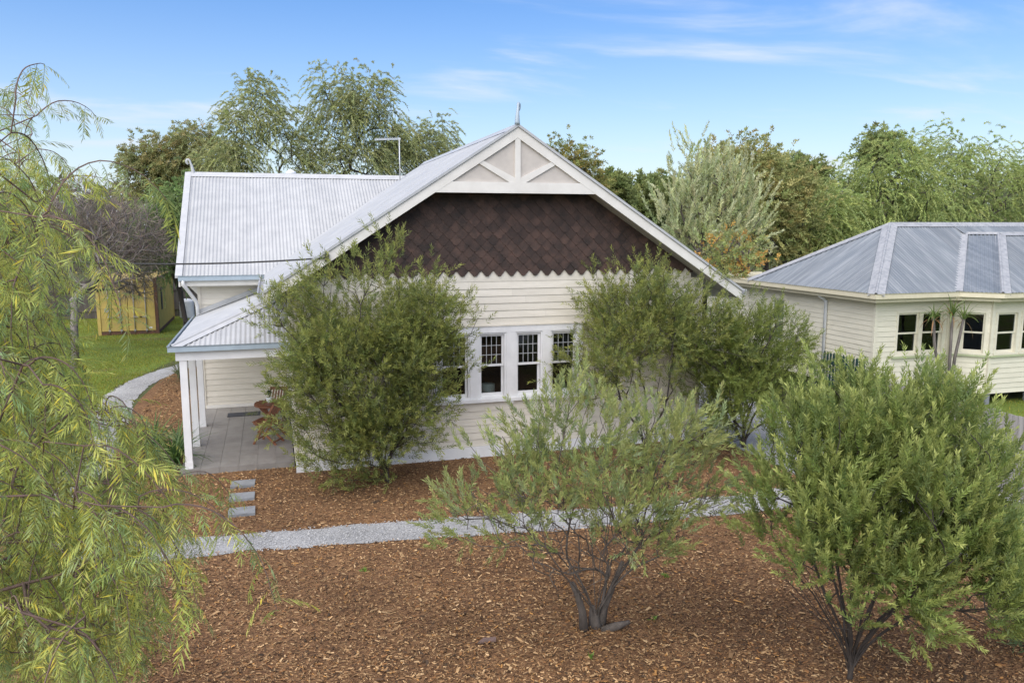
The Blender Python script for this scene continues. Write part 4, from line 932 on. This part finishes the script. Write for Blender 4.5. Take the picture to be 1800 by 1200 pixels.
b = B(); b.lathe((-4.55, 28.6, 0), [(.33, 0), (.35, .03)]+[(.35+.012*(k % 2), .03+.06*k) for k in range(1, 15)]+[(.33, .93), (.1, 1.0)], 24); b.build('tank_body', 'tank', tk, True)

# ------------------------------------------------------------------ neighbouring house
nh = thing('neighbour_house', 'pale cream weatherboard neighbouring house with weathered blue grey iron hip roof and bay window', 'house', (14.6, 1.5, 0))
NX, NY, NZ0, NZ1, PT = 14.6, 1.5, .36, 2.80, .135
b1 = (16.95, 1.5); b2 = (17.67, .78); b3 = (20.6, .78); b4 = (21.3, 1.5)
W1 = [(.66, 2.24, 1.30, 2.50)]
board_wall(nh, (NX, NY, 0), (1, 0, 0), (0, -1, 0), b1[0]-NX-.02, NZ0, NZ1, PT, 'ncream', W1, 11)
LW = [(3.75, 4.55, 1.1, 2.55), (8.3, 9.6, 1.1, 2.5)]
board_wall(nh, (NX, NY+10.5, 0), (0, -1, 0), (-1, 0, 0), 10.48, NZ0, NZ1, PT, 'ncream', [(10.5-b_, 10.5-a_, p, q) for a_, b_, p, q in LW], 12)
q = 1/math.sqrt(2); bl = math.hypot(b2[0]-b1[0], b2[1]-b1[1])
board_wall(nh, (b1[0], b1[1], 0), (q, -q, 0), (-q, -q, 0), bl-.02, NZ0-.06, NZ1, PT, 'ncream', [(.30, .93, 1.33, 2.50)], 13)
board_wall(nh, (b2[0], b2[1], 0), (1, 0, 0), (0, -1, 0), b3[0]-b2[0], NZ0-.06, NZ1, PT, 'ncream', [(.12, .90, 1.33, 2.50), (.98, 1.76, 1.33, 2.50), (1.84, 2.6, 1.33, 2.5)], 14)
board_wall(nh, (b3[0], b3[1], 0), (q, q, 0), (q, -q, 0), 1.0, NZ0-.06, NZ1, PT, 'ncream', (), 15)
b = B(); b.box(NX+.02, 24, NY+.1, NY+10.4, NZ0, NZ1-.05); 
# interior core leaves rooms dark behind the windows: only floor and ceiling
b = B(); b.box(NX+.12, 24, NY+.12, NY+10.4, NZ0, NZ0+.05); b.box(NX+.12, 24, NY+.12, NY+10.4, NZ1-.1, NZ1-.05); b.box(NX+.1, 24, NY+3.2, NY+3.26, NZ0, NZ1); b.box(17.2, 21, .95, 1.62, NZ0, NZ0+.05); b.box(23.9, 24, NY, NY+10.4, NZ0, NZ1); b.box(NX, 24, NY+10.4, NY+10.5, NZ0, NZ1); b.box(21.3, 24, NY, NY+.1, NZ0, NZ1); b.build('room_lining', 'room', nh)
for x, y in ((NX, NY), (b1[0], b1[1]), (b2[0], b2[1]), (b3[0], b3[1])):
    b = B(); b.box(x-.04, x+.04, y-.04, y+.04, NZ0-.05, NZ1); b.build('corner_board', 'ncream', nh)
for s in (.66, 1.45): sash_window(nh, (NX, NY, 0), (1, 0, 0), (0, -1, 0), s, s+.79, 1.30, 2.50, 'ncream', None, blind=.42 if s < 1 else .3, frame=.06)
sash_window(nh, (b1[0], b1[1], 0), (q, -q, 0), (-q, -q, 0), .30, .93, 1.33, 2.50, 'ncream', None, frame=.06)
for s in (.12, .98, 1.84): sash_window(nh, (b2[0], b2[1], 0), (1, 0, 0), (0, -1, 0), s, s+.78, 1.33, 2.50, 'ncream', None, frame=.06)
sash_window(nh, (NX, NY, 0), (0, 1, 0), (-1, 0, 0), 3.75, 4.55, 1.1, 2.55, 'ncream', None, blind=.5, frame=.06)
def sill(a, b_, n, z):
    b = B(); a, b_, n = Vector(a), Vector(b_), Vector(n); b.prism([a+Vector((0, 0, z)), b_+Vector((0, 0, z)), b_+n*.09+Vector((0, 0, z)), a+n*.09+Vector((0, 0, z))], (0, 0, .04)); b.build('sill', 'nsill', nh)
sill((NX+.55, NY, 0), (NX+2.35, NY, 0), (0, -1, 0), 1.255)
sill((b1[0]+.1, b1[1]-.1, 0), (b2[0], b2[1], 0), (-q, -q, 0), 1.285); sill((b2[0]-.04, b2[1], 0), (b3[0], b3[1], 0), (0, -1, 0), 1.285)
# stumps
for x, y in ((14.75, 1.6), (16.9, 1.6), (17.75, .86), (19.2, .86), (20.5, .86), (14.75, 4), (14.75, 7)):
    b = B(); b.box(x-.07, x+.07, y-.07, y+.07, 0, NZ0-.02 if y > 1 else NZ0-.08); b.build('stump', 'conc', nh)
# roof
G = 3.0; gx, gy = 14.2, 1.08; RZ = 4.76; ry = 3.9; rx = gx+ry-gy
yb = 2*ry-gy+5.5
nb = B(); nb.prism([(gx+.06, gy+.06, G-.12), (25, gy+.06, G-.12), (25, 12.2, G-.12), (gx+.06, 12.2, G-.12)], (0, 0, .02)); nb.prism([(b1[0]-.1, b1[1]-.38, G-.121), (b2[0]-.12, b2[1]-.36, G-.121), (b3[0]+.1, b3[1]-.36, G-.121), (b4[0]+.1, b4[1]-.3, G-.121)], (0, 0, .02))
nroof = nb.build('roof', 'ngutter', nh)
ix, iy = 16.80, gy; ox, oy = 17.50, .38; vx, vy = 19.30, 3.45; ax_, ay_ = 19.92, 2.85; VZ_ = G+(RZ-G)*(vy-gy)/(ry-gy)
iron(nroof, [(gx, gy, G), (ix, gy, G), (vx, vy, VZ_), (19.9, ry, RZ), (rx, ry, RZ)], (1, 0, 0), 'oldiron', .10, .013, .8, 21)
iron(nroof, [(19.2, vy-.1, VZ_), (30, vy-.1, VZ_), (30, ry, RZ), (19.2, ry, RZ)], (1, 0, 0), 'oldiron', .10, .013, .8, 22)
iron(nroof, [(gx, gy, G), (gx, 2*ry-gy, G), (rx, ry, RZ)], (0, 1, 0), 'oldiron_y', .10, .013, .8, 23)
iron(nroof, [(rx, ry, RZ), (30, ry, RZ), (30, 2*ry-gy, G), (gx, 2*ry-gy, G)], (1, 0, 0), 'oldiron', .10, .013, .8, 24)
nq = Vector((1, -1, 0)).normalized()
iron(nroof, [(ix, iy, G), (ox, oy, G), (ax_, ay_, VZ_), (vx, vy, VZ_)], nq, 'oldiron', .10, .013, .8, 25, lift=.004)
iron(nroof, [(ox, oy, G), (23.6, oy, G), (21.0, ay_, VZ_), (ax_, ay_, VZ_)], (1, 0, 0), 'oldiron', .10, .013, .8, 26, lift=.004)
cap(nroof, (gx, gy, G), (rx, ry, RZ), .20, 'oldcap', .35, 'hip_cap'); cap(nroof, (rx, ry, RZ), (30, ry, RZ), .18, 'oldcap', .6); cap(nroof, (gx, 2*ry-gy, G), (rx, ry, RZ), .20, 'oldcap', .35, 'hip_cap')
cap(nroof, (ox, oy, G), (ax_, ay_, VZ_), .19, 'oldcap', .35, 'hip_cap'); cap(nroof, (vx-.05, vy+.05, VZ_), (ax_, ay_, VZ_), .13, 'oldcap', .35)
cap(nroof, (ax_, ay_, VZ_), (21.0, ay_, VZ_), .15, 'oldcap', .5)
b = B(); b.bar((ix, iy, G+.02), (vx, vy, VZ_+.02), .2, .03); b.build('valley_flashing', 'oldcap', nroof)
gutter(nh, [(gx-.08, 2*ry-gy+4, G), (gx-.08, gy-.08, G)], 'ngutter', .12, .12); gutter(nh, [(gx-.08, gy-.08, G), (ix-.04, iy-.08, G), (ox-.04, oy-.1, G), (23.6, oy-.1, G)], 'ngutter', .12, .12)
b = B(); b.box(gx+.03, gx+.06, gy+.03, 12, G-.22, G-.02); b.box(gx+.06, ix, gy+.03, gy+.06, G-.22, G-.02); b.prism([(ix, iy+.04, G-.22), (ox, oy+.04, G-.22), (ox, oy+.04, G-.02), (ix, iy+.04, G-.02)], (.03, .03, 0)); b.box(ox, 23.5, oy+.04, oy+.07, G-.22, G-.02); b.build('fascia_board', 'ngutter', nh)
b = B(); b.tube([(14.26, 3.36, G-.1), (14.3, 3.36, 2.78), (14.53, 3.36, 2.62), (14.53, 3.36, .25)], .045, 10); b.build('downpipe', 'tank', nh, True)
b = B(); b.tube([(16.98, 1.06, G-.1), (17.0, 1.1, 2.75), (16.99, 1.38, 2.6), (16.99, 1.42, .3)], .04, 10); b.build('downpipe', 'ncream', nh, True)
sh = thing('rear_shed', 'small pale roofed shed behind the neighbouring house', 'shed', (16.5, 16.5, 0))
b = B(); b.box(15.4, 18.0, 15.2, 17.8, 0, 2.5); b.build('wall', 'cream', sh); b = B(); b.prism([(15.2, 15.0, 2.52), (18.2, 15.0, 2.52), (18.2, 18, 2.9), (15.2, 18, 2.9)], (0, 0, .05)); b.build('roof', 'iron', sh)

# ------------------------------------------------------------------ background trees
PEP = dict(length=.9, nl=24, ln=.18, wd=.048, cols=[(.13, .15, .072), (.155, .175, .08), (.11, .13, .066)], young=(.17, .19, .085), ang=.5, droop=.75)
def px_lobes(spec, y):
    """lobes from picture outlines: (px, py, rx_px, rz_px) at depth y"""
    outl = []
    for q in spec:
        px, py, rw, rh = q[:4]; yy = y+(q[4] if len(q) > 4 else 0); c = atY(px, py, yy); e = atY(px+rw, py, yy); f = atY(px, py-rh, yy)
        rx = abs(e[0]-c[0]); outl.append((c[0], c[1], c[2], rx, min(rx, 2.6), abs(f[2]-c[2])))
    return outl
def bgtree(name, label, y, spec, basepx, ntips, sh, seed, bark='barkdark', per=3, fork=None, group=None, **k):
    L_ = px_lobes(spec, y); bx_ = atY(basepx, 400, y)[0]; hz = fork or 3.0
    return plant(name, label, 'tree', (bx_, y, 0), L_, ntips, sh, seed, bark, [(bx_+.1, y, hz*.5), (bx_, y, hz)], group, per=per, seg=.7, r0=.018, mleaf='leafdull', spread=k.pop('spread', .5), **k)
GP = 'pepper trees behind the house'
bgtree('pepper_tree', 'tall open crowned pepper tree behind the middle of the main roof', 38, [(455, 190, 50, 45), (415, 235, 40, 32), (490, 240, 45, 42), (440, 285, 75, 28), (520, 285, 40, 30), (400, 290, 50, 25)], 465, 95, PEP, 81, per=18, group=GP, upw=-.15, shell=.5, alpha=.3, e=2.0, spread=.42)
bgtree('pepper_tree', 'tallest pepper tree with thick forking limbs behind the roof', 38.5, [(585, 150, 42, 34), (640, 165, 48, 36), (675, 190, 36, 40), (590, 210, 50, 40), (660, 235, 52, 35), (560, 265, 50, 35), (630, 285, 60, 28)], 600, 120, PEP, 82, per=18, group=GP, upw=-.15, shell=.5, alpha=.3, e=2.0, spread=.42)
bgtree('pepper_tree', 'lower pepper tree with a leaning limb behind the television antenna', 40, [(735, 250, 36, 28), (775, 232, 22, 20), (720, 280, 40, 28), (690, 262, 28, 26), (760, 275, 36, 22)], 700, 70, PEP, 83, per=17, group=GP, upw=-.15, shell=.5, alpha=.3)
EUC = dict(length=.7, nl=18, ln=.22, wd=.075, cols=[(.105, .118, .055), (.125, .135, .06), (.092, .112, .05), (.13, .118, .055)], young=(.14, .135, .06), ang=1.1, droop=.5)
bgtree('gum_tree', 'bronze green gum tree left of the main roof', 46, [(275, 262, 34, 20), (330, 248, 42, 18), (250, 280, 28, 16), (300, 285, 45, 18), (360, 275, 40, 25), (285, 318, 30, 15), (245, 325, 24, 9), (340, 310, 40, 20)], 330, 150, EUC, 84, per=13, upw=.1, shell=.6, alpha=.3)
PEPG = dict(PEP, cols=[(.075, .115, .042), (.09, .13, .048), (.065, .10, .04)], young=(.10, .14, .055), ln=.16, wd=.035, length=.7)
bgtree('weeping_tree', 'bright green weeping tree beside the left end of the main roof', 20, [(308, 378, 32, 36), (298, 412, 30, 32), (325, 345, 22, 20), (312, 436, 32, 20)], 312, 120, PEPG, 85, per=12, fork=1.5, upw=-.1, shell=.4)
# bare tree over the container
r = np.random.default_rng(86); tp, _, _ = in_lobes(px_lobes([(150, 370, 75, 55), (220, 410, 75, 55), (110, 430, 60, 60), (190, 470, 80, 45), (260, 440, 40, 45), (240, 500, 40, 28, 2)], 17.5), 1500, r, .2)
bt = thing('bare_tree', 'leafless tangled grey tree in front of the yellow container', 'tree', (-6.75, 13.9, 0))
nodes, par, rad, ends, dirs = grow((-6.75, 13.9, 0), tp, r, .3, .28, [(-6.7, 14.0, .9), (-6.75, 14.6, 2.0)], .3, r0=.009, e=2.45, wob=.12)
V, Fq = branches(nodes, par, rad, 5); link('trunk', arrmesh('trunk', V, Fq, 'barkpale', smooth=True), bt)
tw_ = np.repeat(nodes[ends], 5, 0); dd = np.repeat(dirs[ends], 5, 0)+r.normal(0, .6, (len(tw_), 3)); fo = Foliage()
fo.add(*leaves(tw_, dd, r.uniform(.3, .75, len(tw_)), .016, palette([(.10, .088, .08), (.125, .108, .097)], len(tw_), r), r)); fo.build('twigs', 'leafdull', bt)
# right hand side
BAN = dict(length=.75, nl=26, ln=.16, wd=.05, cols=[(.17, .19, .105), (.20, .22, .13), (.13, .16, .08)], young=(.25, .27, .17), ang=.75)
bgtree('silver_tree', 'pale silver green upright shrubby tree behind the right roof slope', 14, [(1200, 380, 30, 45), (1225, 320, 18, 45), (1265, 350, 34, 60), (1300, 395, 34, 45), (1240, 420, 50, 35), (1195, 300, 6, 26), (1218, 290, 8, 26), (1310, 340, 10, 40)], 1250, 210, BAN, 87, 'bark', per=4, fork=1.6, upw=1.4, shell=.3)
OR = dict(length=.45, nl=9, ln=.13, wd=.07, cols=[(.10, .125, .05), (.12, .14, .06), (.09, .12, .04), (.19, .12, .035)], young=(.15, .125, .04), ang=1.1, droop=.2)
bgtree('autumn_tree', 'small tree with orange autumn leaves behind the right eave', 9.5, [(1285, 440, 34, 34), (1310, 470, 24, 18), (1265, 470, 24, 22)], 1285, 80, OR, 88, 'bark', per=3, fork=1.2, shell=.4)
OLV = dict(length=.8, nl=18, ln=.19, wd=.075, cols=[(.12, .138, .055), (.14, .15, .06), (.105, .128, .052), (.145, .135, .055)], young=(.165, .165, .065), ang=1.0, droop=.45)
bgtree('olive_tree', 'tall olive brown tree with upright tips behind the silver tree', 22, [(1290, 300, 42, 34), (1335, 295, 42, 32), (1370, 330, 40, 45), (1400, 380, 40, 55), (1330, 370, 60, 60), (1280, 350, 40, 40), (1360, 430, 60, 35)], 1350, 210, OLV, 89, per=12, upw=.5, shell=.5)
DK = dict(EUC, cols=[(.07, .095, .036), (.085, .11, .042), (.095, .112, .042)], young=(.11, .13, .048), ln=.3, wd=.11, length=.8)
bgtree('dark_tree', 'rounded dark green tree behind the olive brown tree', 34, [(1405, 310, 32, 22), (1375, 300, 22, 14), (1425, 335, 18, 22)], 1400, 120, DK, 90, per=6, shell=.5)
PEPR = dict(PEP, cols=[(.125, .16, .058), (.15, .185, .066), (.105, .14, .055)], young=(.18, .215, .075))
GQ = 'pepper trees behind the neighbouring house'
bgtree('pepper_tree', 'broad weeping pepper tree behind the neighbour\'s hip', 24, [(1560, 300, 60, 50), (1520, 350, 60, 45), (1600, 350, 60, 60), (1560, 400, 90, 40), (1490, 400, 45, 45), (1480, 325, 16, 16)], 1560, 150, PEPR, 91, per=17, group=GQ, upw=-.15, shell=.5)
bgtree('pepper_tree', 'wide pepper tree with a gappy top behind the neighbour\'s ridge', 27, [(1660, 265, 45, 28), (1720, 275, 45, 32), (1640, 320, 50, 45), (1700, 340, 70, 55), (1770, 330, 50, 45), (1740, 400, 80, 40), (1650, 390, 60, 40)], 1700, 160, PEPR, 92, per=17, group=GQ, upw=-.15, shell=.5)
bgtree('pepper_tree', 'pepper tree at the end of the row past the bay window roof', 29, [(1830, 320, 50, 45), (1880, 300, 60, 60), (1840, 390, 60, 40), (1800, 290, 14, 16)], 1850, 60, PEPR, 93, per=14, group=GQ, upw=-.15, shell=.5)
bgtree('small_pepper_tree', 'small bright green weeping tree between the olive tree and the pepper trees', 22, [(1445, 370, 28, 36), (1440, 420, 40, 35), (1480, 440, 40, 25)], 1450, 90, PEPR, 94, per=13, fork=1.5, upw=-.1, shell=.5)
bgtree('cypress_tree', 'dark round topped conifer rising behind the broad pepper tree', 38, [(1548, 256, 17, 17), (1528, 277, 9, 12), (1556, 285, 16, 20)], 1550, 60, dict(DK, ln=.35, wd=.12, nl=20), 95, per=6, shell=.5)
bgtree('gum_tree', 'gum tree showing just above the right slope of the gable', 40, [(1005, 275, 22, 20), (1030, 300, 22, 20), (975, 262, 10, 8), (1040, 330, 25, 20)], 1010, 110, dict(EUC, cols=[(.09, .11, .035), (.13, .12, .04)], young=(.14, .13, .045)), 96, per=5, shell=.5)
bgtree('gum_tree', 'distant open gum tree between the gable and the dark trees', 60, [(1080, 325, 20, 16), (1065, 345, 14, 12), (1095, 350, 16, 14)], 1085, 70, dict(DK, ln=.5, wd=.2), 97, per=5, shell=.6)
bgtree('dark_tree', 'distant broad dark tree behind the silver tree', 70, [(1150, 350, 36, 26), (1130, 370, 30, 18), (1180, 365, 36, 24), (1165, 335, 20, 14)], 1150, 140, dict(DK, ln=.6, wd=.24, length=1.2), 98, per=6, shell=.5)
# far wood along the horizon
r = np.random.default_rng(99); fo = Foliage(); ang_ = np.linspace(-1.2, 1.5, 240)
for i, a in enumerate(ang_):
    d = r.uniform(110, 190); c = CAM+np.array([math.sin(a)*d, math.cos(a)*d, -CAM[2]]); h = r.uniform(6, 11.5); n = 220
    p = c+np.c_[r.normal(0, 3.2, n), r.normal(0, 3.0, n), h*np.sqrt(r.random(n))]
    fo.add(*leaves(p, r.normal(size=(n, 3)), r.uniform(.8, 1.7, n), .8, palette([(.075, .08, .045), (.095, .09, .055), (.06, .075, .04)], n, r, .2)*1., r))
o = fo.build('distant_woodland', 'leafdull', None); tag(o, 'far belt of dull green trees along the horizon', 'woodland', None, 'stuff')

# ------------------------------------------------------------------ pepper tree in the foreground
r = np.random.default_rng(123)
pt_ = thing('pepper_tree', 'foreground pepper tree with fine feathery fronds hanging over the mulch', 'tree', (-3.3, -10.9, 0))
outline = [(-260, 240), (-120, 190), (20, 165), (70, 190), (75, 260), (45, 330), (110, 350), (115, 380), (75, 430), (60, 500), (60, 600), (95, 690), (205, 705), (235, 740), (215, 790), (270, 830), (300, 875), (285, 930), (250, 980), (225, 1060), (195, 1120), (185, 1260), (-260, 1260)]
def inside(px, py):
    c = False; n = len(outline)
    for i in range(n):
        (x1, y1), (x2, y2) = outline[i], outline[i-1]
        if (y1 > py) != (y2 > py) and px < (x2-x1)*(py-y1)/(y2-y1)+x1: c = not c
    return c
starts = []
while len(starts) < 620:
    px, py = r.uniform(-260, 325), r.uniform(165, 1150)
    if not inside(px, py): continue
    if py < 350 and r.random() > .6: continue
    if px < 0 and r.random() > .6: continue
    starts.append(atd(px, py, np.clip(r.normal(4.7, .75), 3.2, 6.5)))
starts = np.array(starts)
nodes, par, rad, ends, dirs = grow((-3.3, -10.9, 0), starts, r, .3, .16, [(-3.25, -10.9, 1.0), (-3.1, -10.85, 2.0), (-2.9, -10.8, 2.9)], .12, r0=.0032, e=2.25, wob=.08)
V, Fq = branches(nodes, par, rad, 6); link('trunk', arrmesh('trunk', V, Fq, 'twigpink', smooth=True), pt_)
# frond meshes: a curved rachis with paired narrow leaflets
def frond_arrays(r, L, npair=12, tint=(.16, .2, .05)):
    t = np.linspace(0, 1, npair+2); bend = r.uniform(.25, .6); x = t*L*(1-.12*bend); z = -bend*L*t**2*.8; y = .05*L*np.sin(t*3)*r.uniform(-1, 1)
    c = np.c_[x, y, z]; tan = unit(np.gradient(c, axis=0)); Vs, Fs, Ts = [], [], []; n = 0
    side = np.array([0, 1., 0])
    for k in range(1, npair+1):
        s = math.sin(math.pi*(.12+.80*k/(npair+1)))**.6
        for sg in (-1, 1):
            ll = L*.30*s*r.uniform(.55, 1.2); wl = ll*.115; a = .95-.35*k/npair+r.normal(0, .16); d = unit(tan[k]*math.cos(a)+side*sg*math.sin(a)+np.array([0, 0, -.18-.2*r.random()])); p = c[k]+tan[k]*r.uniform(-.004, .004)
            if r.random() < .07: continue
            wv = unit(np.cross(d, np.array([0, 0, 1.])+r.normal(0, .25, 3)))*wl*.5; mid = p+d*ll*.45
            Vs += [p, mid+wv, p+d*ll+np.array([0, 0, -.06*ll]), mid-wv]; Fs.append((n, n+1, n+2, n+3)); n += 4
            Ts += [np.array(tint)*r.uniform(.75, 1.2)*(np.array((1.25, 1.0, .6)) if r.random() < .1 else 1)]*4
    wv = side*.0011                       # rachis ribbon
    for k in range(0, npair+1, 3):
        k2 = min(k+3, npair+1); Vs += [c[k]-wv, c[k]+wv, c[k2]+wv, c[k2]-wv]; Fs.append((n, n+1, n+2, n+3)); n += 4; Ts += [np.array((.22, .22, .07))]*4
    return np.array(Vs), np.array(Fs), np.array(Ts)
PT = [(.44, .50, .12), (.50, .54, .13), (.36, .44, .15), (.56, .56, .14), (.37, .45, .19), (.48, .52, .11)]
variants = [frond_arrays(r, r.uniform(.15, .24), 12, PT[k % 6]) for k in range(18)]
meshes = [arrmesh('frond', v, f, 'leaf', t) for v, f, t in variants]
fl = []; twV = B()
for s, e_ in zip(starts, ends):
    d = unit(dirs[e_]*.4+r.normal(0, .5, 3)+[0, 0, .1]); p = s.copy(); n = int(r.integers(9, 16)); pts = [p.copy()]; ln = r.uniform(.3, .75)
    if s[2] > 4.95: ln *= .6
    for k in range(n):
        d = unit(d+np.array([0, 0, -.22])+r.normal(0, .07, 3)); p = p+d*ln/n; pts.append(p.copy())
        a = math.atan2(d[1], d[0])+(1 if k % 2 else -1)*r.uniform(.5, 1.4)
        if abs(d[2]) > .85: a = r.uniform(0, 6.28)
        el = r.uniform(-1.3, .25); fl.append((p.copy(), a, el, r.uniform(-.7, .7), r.uniform(.75, 1.2), int(r.integers(0, 18))))
    twV.tube(pts, list(np.linspace(.0042, .0016, len(pts))), 4, cap=False)
o = twV.build('hanging_twigs', 'twigpink', pt_); o['kind'] = 'stuff'
def fmat(p, a, el, roll, s): return Matrix.Translation(Vector(p)) @ Matrix.Rotation(a, 4, 'Z') @ Matrix.Rotation(-el, 4, 'Y') @ Matrix.Rotation(roll, 4, 'X') @ Matrix.Scale(s, 4)
# the 300 fronds that show largest are parts of their own, the rest are joined
def vis(p):
    d = p-CAM; rt = d[0]*_cy-d[1]*_sy; fw = d[0]*_sy+d[1]*_cy; zc = fw*_cp-d[2]*_sp; px = 900+F*rt/zc; py = 600-F*(d[2]*_cp+fw*_sp)/zc
    return zc if 0 < px < 1800 and 0 < py < 1200 else 99+zc
order = np.argsort([vis(f[0])/f[4] for f in fl])
fo = Foliage()
for k, i in enumerate(order):
    p, a, el, roll, s, vi = fl[i]; mtx = fmat(p, a, el, roll, s)
    if k < 300:
        o = bpy.data.objects.new('frond', meshes[vi]); col.objects.link(o); o.parent = pt_; o.matrix_local = Matrix.Translation(-wloc(pt_)) @ mtx
    else:
        v, f, t = variants[vi]; A = np.array(mtx)
        fo.add(v @ A[:3, :3].T+A[:3, 3], f, t*r.uniform(.7, 1.15)*(np.array((.85, 1., 1.1)) if r.random() < .3 else 1))
o = fo.build('frond_mass', 'leaf', pt_); o['kind'] = 'stuff'
